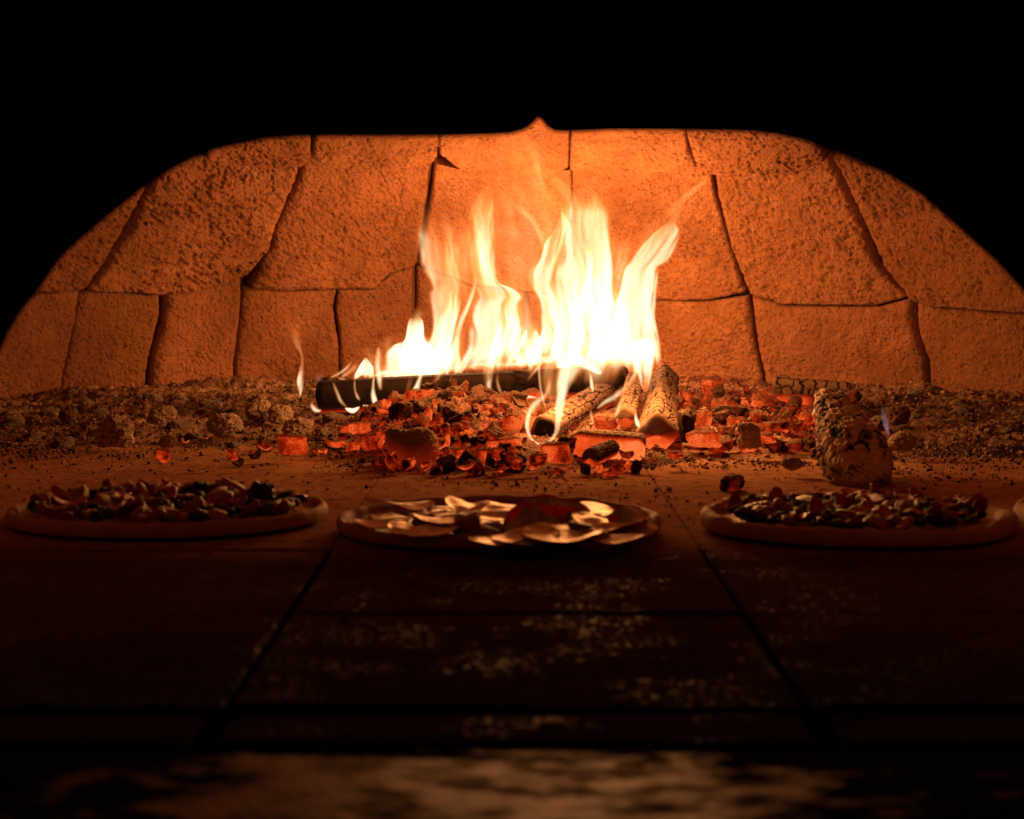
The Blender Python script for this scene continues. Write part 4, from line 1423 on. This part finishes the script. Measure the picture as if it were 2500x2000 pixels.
lick([(1040, 558, 3, 0), (1045, 600, 6, .4), (1050, 650, 8, .4), (1062, 700, 8, .2), (1070, 740, 5, 0)], YB)
lick([(1088, 570, 3, 0), (1090, 610, 7, .35), (1094, 670, 9, .35), (1096, 740, 8, .3), (1090, 800, 7, .2)], YB)
body([(700, 1100, 1126, 0), (735, 1090, 1130, .2), (790, 1072, 1118, .6), (840, 1060, 1105, .8), (880, 1040, 1100, .9), (900, 1030, 1095, .7)], YB - .03, soft=.6)
body([(720, 1215, 1262, 0), (760, 1205, 1262, .45), (800, 1210, 1270, .9), (840, 1196, 1265, 1.1), (880, 1180, 1258, 1.1), (902, 1180, 1250, .7)], YB - .04, soft=.6)
body([(815, 1112, 1122, 0), (835, 1106, 1124, .7), (860, 1095, 1126, 1.0), (890, 1080, 1130, 1.2), (908, 1070, 1130, .8)], 3.0, soft=.5)
body([(600, 1225, 1300, 0), (680, 1218, 1302, .14), (760, 1232, 1310, .32), (820, 1245, 1320, .5), (870, 1240, 1330, .7), (900, 1245, 1325, .5)], YB + .05, soft=.8)
# block flame and the slope at the log's left half
body([(773, 1002, 1028, 0), (783, 995, 1034, .55), (800, 992, 1036, 1.2), (825, 988, 1038, 1.6), (836, 980, 1045, 1.6), (850, 976, 1060, 1.6), (880, 970, 1075, 1.5), (905, 975, 1080, 1.2), (914, 985, 1070, .6)], 3.03, soft=.22, streak=.2)
body([(833, 980, 1010, 0), (842, 960, 1040, .8), (852, 946, 1070, 1.2), (866, 934, 1090, 1.2), (880, 930, 1100, 1.1), (900, 925, 1100, 1.1), (913, 920, 1090, .9), (920, 930, 1060, .4)], 3.04, soft=.25, streak=.35)
lick([(923, 845, 1.5, .3), (924, 858, 7, 1.2), (925, 880, 11, 1.8), (926, 905, 10, 1.7), (928, 930, 8, 1.3), (929, 946, 6, .7), (930, 956, 3, 0)], 2.90)
lick([(914, 905, 3, 0), (912, 925, 3.5, .7), (911, 945, 4, .9), (911, 962, 6, 1.3), (914, 978, 7, 1.6), (918, 992, 6, 1.2)], 2.885)
body([(873, 890, 896, .3), (882, 884, 902, .9), (892, 876, 912, 1.2), (902, 869, 916, 1.3), (911, 862, 916, 1.1), (918, 860, 910, .4)], 3.0, soft=.35, streak=.2)
lick([(860, 880, 2, 0), (853, 889, 4, .5), (843, 900, 5, .8), (828, 911, 5, .9), (812, 919, 4, .7), (804, 923, 2, 0)], 2.99)
lick([(876, 884, 6, 0), (866, 896, 7, .35), (852, 908, 7, .4), (838, 918, 5, .5), (830, 923, 2, 0)], 3.0)
lick([(820, 918, 2, 0), (832, 924, 4, .9), (844, 928, 3, 1.1), (850, 930, 1, 0)], 2.96)
lick([(888, 926, 2, 0), (905, 920, 4, .9), (925, 914, 5, 1.2), (950, 908, 6, 1.2), (980, 906, 5, .7)], 2.955)
lick([(790, 915, 8, 0), (782, 920, 9, .12), (774, 926, 8, .12), (768, 930, 4, 0)], 3.0, tint=(1, .55, .45))
# licks running up over the log's face
lick([(812, 930, 3, 0), (817, 945, 4, .5), (824, 962, 5, .65), (831, 978, 5, .6), (842, 990, 4, .3), (850, 995, 2, 0)], 2.885)
lick([(867, 920, 2, 0), (866, 938, 3, .45), (868, 955, 3.5, .5), (874, 970, 4, .6), (880, 979, 2, 0)], 2.885)
lick([(1034, 893, 4, .6), (1030, 908, 5, 1.1), (1024, 928, 6, 1.1), (1017, 948, 8, 1.3), (1008, 964, 9, 1.5), (999, 977, 7, 1.0), (996, 981, 3, 0)], 2.885)
lick([(1006, 912, 6, 0), (1000, 935, 6, .16), (994, 958, 5, .12), (990, 970, 3, 0)], 2.885)
lick([(1076, 902, 7, .5), (1070, 918, 8, .45), (1062, 936, 8, .28), (1054, 952, 6, .1), (1050, 962, 3, 0)], 2.885)
lick([(1192, 890, 16, 1.3), (1192, 905, 14, 1.2), (1192, 920, 11, .9), (1192, 940, 9, .8), (1195, 958, 8, .6), (1200, 968, 3, 0)], 2.89)
lick([(1216, 908, 4, 0), (1214, 930, 4, .5), (1218, 948, 5, .6), (1225, 964, 4, .3), (1228, 970, 2, 0)], 2.89)
lick([(1322, 885, 6, 1.1), (1312, 898, 6, 1.2), (1300, 912, 5, 1.1), (1291, 925, 4, .7), (1287, 932, 2, 0)], 2.89)
# fire running along the log's top edge and under it
lick([(930, 921, 3, .4), (960, 917, 5, .7), (1000, 913, 6, .8), (1040, 909, 7, .9), (1070, 907, 7, .8), (1110, 902, 7, .6), (1160, 895, 9, .8), (1210, 890, 10, .7), (1260, 890, 9, .8), (1310, 882, 10, .7), (1350, 874, 10, .6), (1390, 868, 6, .3)], 2.96, nr=140, streak=.6)
lick([(760, 980, 3, 0), (762, 990, 5, .8), (769, 1000, 6, 1.5), (779, 1003, 4, 1.3), (786, 1000, 2, 0)], 2.90)
lick([(842, 996, 2, .3), (852, 1001, 5, 1.6), (862, 1003, 6, 1.8), (872, 998, 4, 1.4), (880, 992, 2, 0)], 2.89)
lick([(886, 990, 3, .8), (898, 994, 5, 1.6), (912, 997, 5, 1.8), (922, 992, 5, 1.5), (940, 987, 2, .6), (960, 985, 1.5, 0)], 2.89)
lick([(998, 985, 2, .6), (1015, 983, 4, 1.5), (1036, 980, 4, 1.5), (1056, 977, 2.5, 1.2), (1070, 975, 1, 0)], 2.89)
lick([(1206, 976, 3, .6), (1222, 976, 3, 1.3), (1245, 972, 4, 1.7), (1275, 969, 5, 1.7), (1300, 970, 4, 1.2), (1316, 972, 2, 0)], 2.87)
# right tower
body([(505, 1370, 1376, 0), (530, 1365, 1380, .3), (560, 1352, 1386, .45), (590, 1328, 1393, .5), (633, 1312, 1400, .6), (655, 1296, 1404, .7), (670, 1288, 1406, .75), (690, 1291, 1406, .7), (710, 1299, 1406, .8), (734, 1312, 1406, .95), (770, 1317, 1408, 1.1), (804, 1318, 1412, 1.2), (823, 1310, 1416, 1.3), (850, 1292, 1420, 1.4), (880, 1282, 1422, 1.3), (893, 1285, 1420, .8)], YR, soft=.25, streak=.45)
body([(450, 1405, 1440, 0), (480, 1392, 1470, .10), (505, 1382, 1486, .32), (520, 1377, 1490, .55), (560, 1374, 1492, .6), (600, 1377, 1495, .68), (650, 1385, 1500, .95), (700, 1390, 1500, 1.2), (760, 1390, 1508, 1.3), (810, 1385, 1520, 1.4), (850, 1380, 1525, 1.4), (880, 1385, 1510, 1.1), (893, 1390, 1500, .6)], YR + .02, soft=.3, streak=.4)
body([(534, 1640, 1652, 0), (548, 1622, 1652, .35), (566, 1596, 1660, .5), (600, 1562, 1643, .6), (640, 1532, 1622, .72), (655, 1522, 1607, .78), (700, 1512, 1601, .95), (750, 1500, 1594, 1.1), (795, 1495, 1598, 1.2), (820, 1490, 1604, 1.2), (850, 1490, 1610, 1.1), (880, 1490, 1613, .8), (900, 1500, 1610, .3)], YR + .04, soft=.22, streak=.4)
body([(600, 1470, 1500, 0), (640, 1450, 1505, .25), (700, 1430, 1510, .6), (760, 1440, 1540, .9), (820, 1430, 1560, 1.0), (870, 1420, 1560, .8), (890, 1430, 1550, .3)], YR - .04, soft=.7)
body([(580, 1480, 1545, 0), (620, 1485, 1545, .35), (680, 1490, 1530, .35), (740, 1490, 1520, .3), (800, 1490, 1530, .3)], YR + .06, soft=.7)
lick([(1381, 490, 4, 0), (1382, 520, 8, .45), (1386, 560, 10, .9), (1390, 605, 11, 1.1), (1397, 640, 9, .7), (1404, 670, 5, 0)], YR - .02)
lick([(1370, 500, 3, 0), (1374, 540, 4, .6), (1371, 590, 6, .6), (1356, 630, 9, .5), (1342, 650, 8, .2), (1330, 660, 4, 0)], YR - .01)
lick([(1440, 600, 4, 0), (1440, 640, 11, .8), (1434, 690, 16, 1.2), (1425, 740, 18, 1.3), (1415, 800, 18, 1.2), (1405, 850, 16, 1.0), (1400, 880, 10, .4)], YR - .03)
lick([(1330, 690, 4, 0), (1342, 720, 12, .6), (1352, 770, 16, .9), (1350, 820, 18, 1.1), (1340, 860, 20, 1.2), (1330, 885, 14, .6)], YR - .04)
lick([(1605, 652, 3, 0), (1603, 680, 5, .8), (1597, 725, 6, .9), (1593, 770, 7, 1.0), (1597, 800, 7, .9), (1604, 822, 5, .6), (1609, 848, 4, .5), (1612, 880, 4, .3)], YR + .03)
lick([(1662, 568, 2, 0), (1650, 590, 5, .6), (1638, 612, 8, .9), (1622, 636, 8, .8), (1606, 646, 4, .3), (1598, 650, 2, 0)], YR + .03)
lick([(1520, 560, 5, 0), (1508, 680, 5, .3), (1520, 640, 6, .2), (1498, 760, 6, .4)], YR)
lick([(1312, 600, 6, .4), (1310, 640, 8, .4), (1296, 668, 6, .4), (1296, 690, 5, .3), (1306, 715, 5, .2)], YR - .01)
lick([(1286, 806, 3, .5), (1278, 828, 8, 1.0), (1266, 850, 9, 1.0), (1252, 872, 9, .9), (1242, 890, 6, .5)], YR - .05)
lick([(1262, 740, 3, 0), (1262, 780, 7, .7), (1256, 820, 11, .9), (1245, 850, 13, .9), (1232, 876, 12, .6)], YR - .05)
body([(800, 1296, 1308, 0), (818, 1288, 1318, .7), (840, 1276, 1326, 1.1), (868, 1262, 1330, 1.0), (884, 1256, 1330, .6)], YR - .06, soft=.5)
# wisps above
lick([(1250, 318, 14, 0), (1276, 342, 18, .12), (1300, 368, 18, .17), (1311, 410, 15, .22), (1320, 462, 20, .22), (1338, 505, 24, .22), (1340, 545, 20, .25), (1332, 590, 14, .2), (1326, 630, 8, 0)], (YB + 0.2) + .05, soft=.9, gain=1.9)
lick([(1215, 330, 14, 0), (1245, 345, 16, .06), (1270, 380, 18, .07), (1300, 430, 16, .05), (1310, 470, 10, 0)], (YB + 0.2) + .05, soft=1, gain=1.9)
lick([(1245, 494, 4, 0), (1262, 504, 9, .18), (1287, 524, 10, .28), (1308, 550, 10, .28), (1320, 580, 10, .22), (1326, 620, 8, 0)], (YB + 0.2) + .02, soft=.8, gain=1.9)
lick([(1318, 408, 6, 0), (1340, 425, 11, .12), (1364, 450, 12, .18), (1384, 474, 14, .2), (1398, 500, 16, .2), (1402, 540, 12, 0)], (YB + 0.2) + .03, soft=.8, gain=1.9)
lick([(1742, 422, 4, 0), (1716, 445, 6, .12), (1688, 470, 8, .14), (1662, 492, 10, .12), (1640, 520, 16, .1), (1630, 545, 14, 0)], (YB + 0.2) + .05, soft=.9, gain=1.9)
lick([(1690, 478, 8, 0), (1668, 510, 12, .07), (1650, 545, 14, .12), (1655, 570, 12, .1), (1640, 600, 8, 0)], (YB + 0.2) + .05, soft=1, gain=1.9)
body([(300, 1200, 1330, 0), (360, 1160, 1380, .10), (430, 1090, 1450, .16), (500, 1040, 1510, .24), (570, 1005, 1580, .30), (640, 1005, 1600, .28), (720, 1040, 1590, .22), (800, 1030, 1580, .20), (880, 1030, 1560, .1)], (YB + 0.2) + .09, soft=.95, streak=.35, halo=False)  # broad faint body painting the glow behind the flames
body([(455, 1420, 1450, 0), (480, 1405, 1475, .10), (505, 1400, 1488, .16), (540, 1400, 1500, .12), (600, 1420, 1520, 0)], (YB + 0.2) + .06, soft=.9, gain=1.9)
# in front: loop round the log end and the licks over the coals
lick([(1340, 915, 4, 0), (1340, 938, 6, .5), (1332, 962, 8, .8), (1313, 980, 10, 1.1), (1296, 1002, 9, 1.2), (1288, 1028, 7, 1.2), (1289, 1052, 5, 1.1), (1298, 1072, 3.5, 1.1), (1313, 1083, 3, 1.1), (1331, 1082, 3, 1.0), (1348, 1072, 4, .9), (1359, 1054, 6, .8), (1363, 1030, 9, .9), (1366, 1000, 12, 1.2), (1371, 968, 12, 1.5), (1376, 938, 17, 1.4), (1388, 905, 27, 1.3), (1402, 874, 36, 1.1), (1412, 850, 40, .5)], 2.44, nr=180, nc=19, lean=0.12, streak=.15, soft=.8)
lick([(1316, 890, 4, .7), (1317, 920, 4, .6), (1320, 948, 4, .6), (1326, 975, 4, .6), (1333, 998, 3, .2), (1335, 1004, 1.5, 0)], 2.60)
body([(878, 1322, 1420, .7), (900, 1318, 1410, .5), (930, 1318, 1388, .35), (955, 1324, 1376, .3), (975, 1332, 1372, .15), (990, 1340, 1370, 0)], 2.58, soft=.6)
body([(840, 1375, 1540, 0), (862, 1380, 1550, .9), (884, 1390, 1540, .9), (904, 1400, 1525, .6), (926, 1415, 1500, .3), (950, 1430, 1475, 0)], 2.86, soft=.8)
body([(858, 1240, 1340, 0), (876, 1246, 1345, .9), (890, 1255, 1340, .7), (902, 1270, 1325, .3), (912, 1285, 1310, 0)], 2.90, soft=.8)
lick([(1402, 872, 20, 1.1), (1425, 884, 16, 1.2), (1448, 897, 11, 1.2), (1464, 908, 7, 1.1), (1471, 914, 3, .3)], 2.86)
lick([(1440, 908, 3, .3), (1443, 928, 4, .7), (1446, 948, 4, .8), (1449, 960, 2, .2)], 2.84)
lick([(1380, 905, 14, .4), (1390, 918, 12, .3), (1402, 930, 8, .15), (1410, 938, 3, 0)], 2.82)
lick([(1378, 985, 3, 0), (1395, 990, 5, .25), (1412, 994, 5, .22), (1428, 998, 3, 0)], 2.7, tint=(1, .5, .1))
lick([(1476, 868, 20, .9), (1486, 885, 20, .45), (1492, 905, 18, .22), (1490, 925, 14, .10), (1488, 940, 8, 0)], 2.86, soft=.9)
lick([(1548, 850, 10, 1.0), (1553, 880, 8, 1.0), (1552, 908, 7, 1.0), (1540, 930, 7, .9), (1522, 950, 8, 1.0), (1500, 968, 9, 1.2), (1478, 982, 7, 1.3), (1462, 994, 4, 1.0), (1455, 1000, 1.5, 0)], 2.66)
lick([(1558, 915, 5, .3), (1550, 942, 6, .8), (1530, 965, 7, .9), (1514, 985, 8, 1.3), (1509, 1008, 8, 1.6), (1507, 1024, 5, 1.2), (1506, 1032, 2, 0)], 2.56)
lick([(1520, 888, 5, .5), (1524, 908, 5, .5), (1531, 928, 4, .4), (1526, 945, 3, 0)], 2.68)
body([(820, 1530, 1600, 0), (850, 1532, 1604, 1.1), (875, 1536, 1602, 1.1), (900, 1545, 1598, .9), (925, 1556, 1592, .5), (950, 1566, 1582, .2), (960, 1570, 1578, 0)], 2.75, soft=.5)
lick([(1596, 812, 6, 0), (1602, 838, 8, .6), (1606, 860, 8, .5), (1611, 880, 7, .35), (1612, 895, 4, .1), (1612, 902, 2, 0)], 2.85)
lick([(1552, 1000, 2, 0), (1552, 1018, 4, .9), (1556, 1034, 6, 1.4), (1560, 1042, 4, .8), (1562, 1046, 2, 0)], 2.45)
lick([(1440, 994, 2, 0), (1443, 1010, 4, .5), (1446, 1026, 3, .6), (1447, 1034, 1, 0)], 2.5)
lick([(1998, 985, 2, 0), (1990, 1000, 4, .8), (1984, 1010, 3, .5), (1980, 1018, 1.5, 0)], 2.55)

# flames standing by themselves
f1 = lick([(734, 755, 3, 0), (730, 775, 8, .06), (724, 795, 12, .20), (722, 820, 11, .30), (728, 845, 7, .34), (735, 862, 4.5, .30), (738, 882, 4, .32), (736, 905, 6, .55), (733, 928, 8, 1.2), (733, 945, 7, 1.4), (733, 962, 4, 1.1), (731, 978, 2, .3)], 2.92, parent=None, soft=.8)
tag(f1, "single thin flame standing alone left of the black log's end", "flame")
f2 = lick([(2152, 985, 2, 0), (2155, 1005, 5, .10), (2160, 1025, 7, .2), (2165, 1045, 6, .24), (2168, 1060, 4, .1), (2170, 1070, 2, 0)], 2.4, parent=None, tint=(.75, .42, .62), soft=.9)
tag(f2, "small violet flame flickering behind the white log", "flame")

# ------------------------------------------------------------------ pizzas
def polar(nr, na):
    return np.linspace(0, 1, nr)[:, None], (np.arange(na) / na * 2 * math.pi)[None, :]


def pizza_base(root, R, rt, seed, zk=1.0):
    q, t = polar(46, 120)
    ct, st = np.cos(t), np.sin(t)
    Rt = R * (1 + 0.040 * fbm(ct * 2, st * 2, seed, 3, 91))
    rim = rt * (1 + 0.50 * fbm(ct * 3.5, st * 3.5, seed + 4, 3, 92))
    # profile parameter: 0..0.55 flat inside, then round the rim and under it
    fl_ = np.clip(q / 0.5, 0, 1)
    a = np.clip((q - 0.5) / 0.5, 0, 1) * math.pi * 1.25
    rad_in = (Rt - 2 * rim) * fl_
    rad = np.where(q <= 0.5, rad_in, Rt - rim - rim * np.cos(a))
    z = np.where(q <= 0.5, 0.0055 + 0 * t, 0.0055 * np.cos(a / 2.5) + rim * 1.05 * zk * np.sin(a) + 0.0045 * (1 - np.cos(np.minimum(a, math.pi))) / 2)
    z = np.maximum(z, 0.0006)
    z = z + 0.0012 * fbm(rad * ct * 60, rad * st * 60, seed, 2, 93) * (z > 0.002)
    P = np.stack([rad * ct, rad * st, z], -1)
    make("crust", P.reshape(-1, 3), [f for f in grid_faces(46, 120, True)], M_DOUGH, root)
    q, t = polar(30, 96)
    ct, st = np.cos(t), np.sin(t)
    rr = q * (R - 1.75 * rt) * (1 + 0.02 * fbm(ct * 5, st * 5, seed, 2, 94))
    z = 0.0075 + 0.0018 * fbm(rr * ct * 90, rr * st * 90, seed + 8, 3, 95) - 0.003 * q ** 8
    make("sauce", np.stack([rr * ct, rr * st, z], -1).reshape(-1, 3), grid_faces(30, 96, True), M_SAUCE, root)


def child_mesh(name, me, root, loc, rot, scale):
    o = bpy.data.objects.new(name, me)
    COL.objects.link(o)
    o.parent = root
    o.location = loc
    o.rotation_euler = rot
    o.scale = scale
    return o


def mesh_only(name, v, f, mat):
    me = bpy.data.meshes.new(name)
    me.from_pydata([tuple(map(float, q)) for q in v], [], f)
    me.polygons.foreach_set("use_smooth", [True] * len(me.polygons))
    me.materials.append(mat)
    return me


CH = [mesh_only("cheese_piece", *block_mesh(300 + k, [(1, .6, .55), (1.3, .55, .5), (.8, .7, .7), (1, .9, .45)][k], 4.5, 6, 0.16)[:2], M_CHEESE) for k in range(4)]
MI = [mesh_only("mince_lump", *block_mesh(320 + k, [(1, .8, .7), (1.2, .8, .6), (.9, .9, .8)][k], 2.4, 8, 0.25, 0, 0, 0, 0.45)[:2], M_MINCE) for k in range(3)]
PE = [mesh_only("pepper_strip", *block_mesh(340 + k, [(1.4, .6, .16), (1.1, .7, .15)][k], 4, 6, 0.12, 0, 0, .25)[:2], M_PEPPER) for k in range(2)]
TO = [mesh_only("tomato_piece", *block_mesh(350 + k, [(1, .8, .45), (1.2, .7, .4)][k], 3, 6, 0.2)[:2], M_TOMATO) for k in range(2)]


def olive_mesh():
    v, f = [], []
    a_, b_ = 18, 8
    for i in range(a_):
        for j in range(b_):
            t, p = i / a_ * 6.2832, j / b_ * 6.2832
            r = 1 + 0.42 * math.cos(p)
            v.append((r * math.cos(t), r * math.sin(t), 0.35 * math.sin(p)))
    for i in range(a_):
        for j in range(b_):
            f.append((i * b_ + j, ((i + 1) % a_) * b_ + j, ((i + 1) % a_) * b_ + (j + 1) % b_, i * b_ + (j + 1) % b_))
    return v, f


OL = [mesh_only("olive_ring", *olive_mesh(), M_OLIVE)]


def scatter(root, R, items, rg, zb=0.0120):
    """items: (name, meshes, count, size lo, hi, lift)"""
    placed = []
    for name, mes, count, lo, hi, lift in items:
        for i in range(count):
            for _ in range(30):
                a = rg.random() * 6.283
                q = math.sqrt(rg.random()) * (R - 0.022)
                x, y = q * math.cos(a), q * math.sin(a)
                if all((x - p[0]) ** 2 + (y - p[1]) ** 2 > (0.55 * (p[2] + lo)) ** 2 for p in placed):
                    break
            s = lo + (hi - lo) * rg.random()
            placed.append((x, y, s))
            child_mesh(name, mes[rg.randrange(len(mes))], root, (x, y, zb + s * lift), (rg.uniform(-.5, .5), rg.uniform(-.5, .5), rg.uniform(0, 6.28)), (s, s, s))


def slice_mesh(r, cup, fold, wav, seed, nr=10, na=36):
    """A thin round slice, closed, bent about its local y axis (cup) with a fold and waves."""
    q, t = polar(nr, na)
    x, y = r * q * np.cos(t), r * q * np.sin(t) * (1 + 0.05 * np.cos(2 * t + seed))
    z = cup * x * x / r + fold * np.maximum(x / r - 0.2, 0) ** 2 * r + wav * r * fbm(x / r * 1.2, y / r * 1.2, seed, 2, 97)
    P = np.stack([x, y, z], -1)
    Q = P.copy()
    Q[..., 2] += 0.0011
    verts = np.concatenate([P.reshape(-1, 3), Q.reshape(-1, 3)])
    n0 = nr * na
    F = [f[::-1] for f in grid_faces(nr, na, True)] + grid_faces(nr, na, True, n0)
    b = (nr - 1) * na
    for k in range(na):
        k2 = (k + 1) % na
        F.append([b + k, b + k2, n0 + b + k2, n0 + b + k])
    return mesh_only("salami_slice", verts, F, M_SALAMI)


rp = random.Random(5)
# --- centre pizza: salami
pc = (float(at(1217, 1290, 1.722)[0]), 1.722)
pz = empty("pizza", (pc[0], pc[1], 0.002), "pizza topped with curled salami slices and cheese chunks, between the other two", "pizza", "pizzas on the hearth")
pizza_base(pz, 0.1475, 0.0058, 3)
# slices: px, py of the centre, lift, radius, cup, fold, wave, rotation (x, y, z)
SL = [
    (975, 1248, .018, .033, .55, .0, .25, (-.35, .25, .5)), (935, 1288, .012, .028, .35, .0, .25, (.0, -.15, -.2)),
    (1045, 1304, .012, .036, .30, .0, .35, (.10, .05, .15)), (1095, 1276, .018, .034, .65, .0, .25, (-.2, -.45, .3)),
    (1200, 1262, .018, .044, .40, .0, .3, (.05, .35, -.25)), (1105, 1250, .014, .028, -.3, .0, .2, (-.3, .3, .2)),
    (1330, 1262, .013, .034, -.5, .0, .3, (.45, -.25, .2)), (1300, 1292, .014, .036, -.45, .0, .3, (.5, -.3, .0)),
    (1440, 1250, .020, .034, -.9, .0, .15, (.1, .1, .05)), (1370, 1318, .012, .036, .45, .0, .25, (.22, .15, -.25)),
    (1490, 1290, .013, .036, .35, .2, .25, (.0, .28, -.3)), (1545, 1288, .014, .030, -.6, .0, .25, (.35, -.5, .4)),
    (1285, 1325, .010, .030, .3, .0, .25, (.25, -.4, .2)), (1215, 1332, .008, .026, .2, .0, .2, (.2, -.1, .1)),
    (1490, 1322, .009, .030, .25, .0, .25, (.12, .3, -.2)), (1020, 1268, .012, .028, .3, .0, .3, (.2, .2, .1)),
    (1400, 1282, .012, .030, -.5, .0, .3, (.5, .1, .3)), (1160, 1300, .010, .028, .3, .0, .3, (.1, .3, .8)),
]
for k, (px, py, zl, r, cup, fold, wav, rot) in enumerate(SL):
    p = on_floor(px, py, zl)
    me = slice_mesh(r * (0.74 if rot[0] > 0.34 else 0.95), cup * 0.32, fold, wav * 0.5, k)
    child_mesh("salami_slice", me, pz, (p[0] - pc[0], p[1] - pc[1], zl + 0.002), (rot[0] * (1.5 if rot[0] > 0.34 else 0.2), rot[1] * 0.25, rot[2]), (1, 1, 1))
CK = [(1138, 1292, .016, .016, 2), (1185, 1302, .012, .013, 0), (1040, 1272, .016, .013, 2), (1068, 1270, .014, .009, 0), (1418, 1300, .014, .015, 2), (1452, 1316, .012, .015, 3), (1215, 1296, .012, .010, 0), (1395, 1268, .012, .011, 1), (1470, 1272, .013, .010, 0), (1540, 1310, .010, .011, 1), (905, 1275, .010, .010, 1), (1250, 1308, .010, .009, 0), (1350, 1285, .010, .010, 0)]
for k, (px, py, zl, s, m_) in enumerate(CK):
    p = on_floor(px, py, zl)
    child_mesh("cheese_piece", CH[m_], pz, (p[0] - pc[0], p[1] - pc[1], zl - 0.004), (rp.uniform(-.4, .4), rp.uniform(-.4, .4), rp.uniform(0, 6)), (s, s, s * (1.4 if k in (0,) else 1)))
# --- left pizza: mince, cheese, peppers
pl = (float(at(392, 1262, 1.765)[0]), 1.80)
pz2 = empty("pizza", (pl[0], pl[1], 0.002), "pizza heaped with dark mince, cheese sticks and red pepper, at the left edge", "pizza", "pizzas on the hearth")
pizza_base(pz2, 0.152, 0.0058, 9)
scatter(pz2, 0.150, [("cheese_piece", CH, 26, .006, .0125, .4), ("mince_lump", MI, 96, .0036, .0075, .5), ("pepper_strip", PE, 24, .007, .012, .5), ("tomato_piece", TO, 34, .006, .010, .35), ("olive_ring", OL, 8, .0050, .0065, .5)], rp)
p = on_floor(640, 1225, 0.018)
child_mesh("mince_lump", MI[2], pz2, (p[0] - pl[0], p[1] - pl[1], 0.019), (0, 0, 1), (.013, .013, .020))
# --- right pizza: olives, mince, peppers, one pointed chili
pr = (float(at(2100, 1282, 1.72)[0]), 1.735)
pz3 = empty("pizza", (pr[0], pr[1], 0.002), "thick rimmed pizza with mince, red pepper and a chili standing up, at the right", "pizza", "pizzas on the hearth")
pizza_base(pz3, 0.146, 0.0078, 15, 1.0)
scatter(pz3, 0.138, [("mince_lump", MI, 110, .0036, .0075, .5), ("pepper_strip", PE, 26, .007, .012, .5), ("tomato_piece", TO, 32, .007, .011, .45), ("cheese_piece", CH, 10, .006, .011, .5), ("olive_ring", OL, 8, .0050, .0065, .5)], rp)
# chili horns
def horn(root, path, r0):
    pts = crspline(np.array(path), 24)
    v, f = [], []
    for i, q in enumerate(pts):
        r = r0 * (1 - i / 23.0) ** 0.8 + 0.0003
        for a in range(12):
            v.append((q[0] + r * math.cos(a / 12 * 6.2832), q[1] + r * 0.8 * math.sin(a / 12 * 6.2832), q[2] + 0.2 * r * math.cos(a / 12 * 6.2832)))
    f = grid_faces(24, 12, True)
    make("chili_pepper", v, f, M_TOMATO, root)


def rel(px, py, z, o):
    d = ray(px, py)
    return None


for path_px, Y, r0 in (([(2150, 1283), (2166, 1262), (2174, 1232), (2176, 1190)], 1.76, .0062), ([(2070, 1296), (2090, 1280), (2112, 1258)], 1.68, .0055)):
    path = []
    for (a, b) in path_px:
        q = at(a, b, Y)
        path.append((q[0] - pr[0], q[1] - pr[1], q[2] - 0.002))
    horn(pz3, path, r0)
# --- a fourth, only its rim in the frame
p4 = (float(at(2494, 1270, 1.74)[0]) + 0.142, 1.75)
pz4 = empty("pizza", (p4[0], p4[1], 0.002), "pizza of which only the edge of the crust enters the frame", "pizza", "pizzas on the hearth")
pizza_base(pz4, 0.142, 0.0092, 21)
scatter(pz4, 0.130, [("mince_lump", MI, 10, .007, .012, .5), ("cheese_piece", CH, 6, .008, .011, .4)], rp)
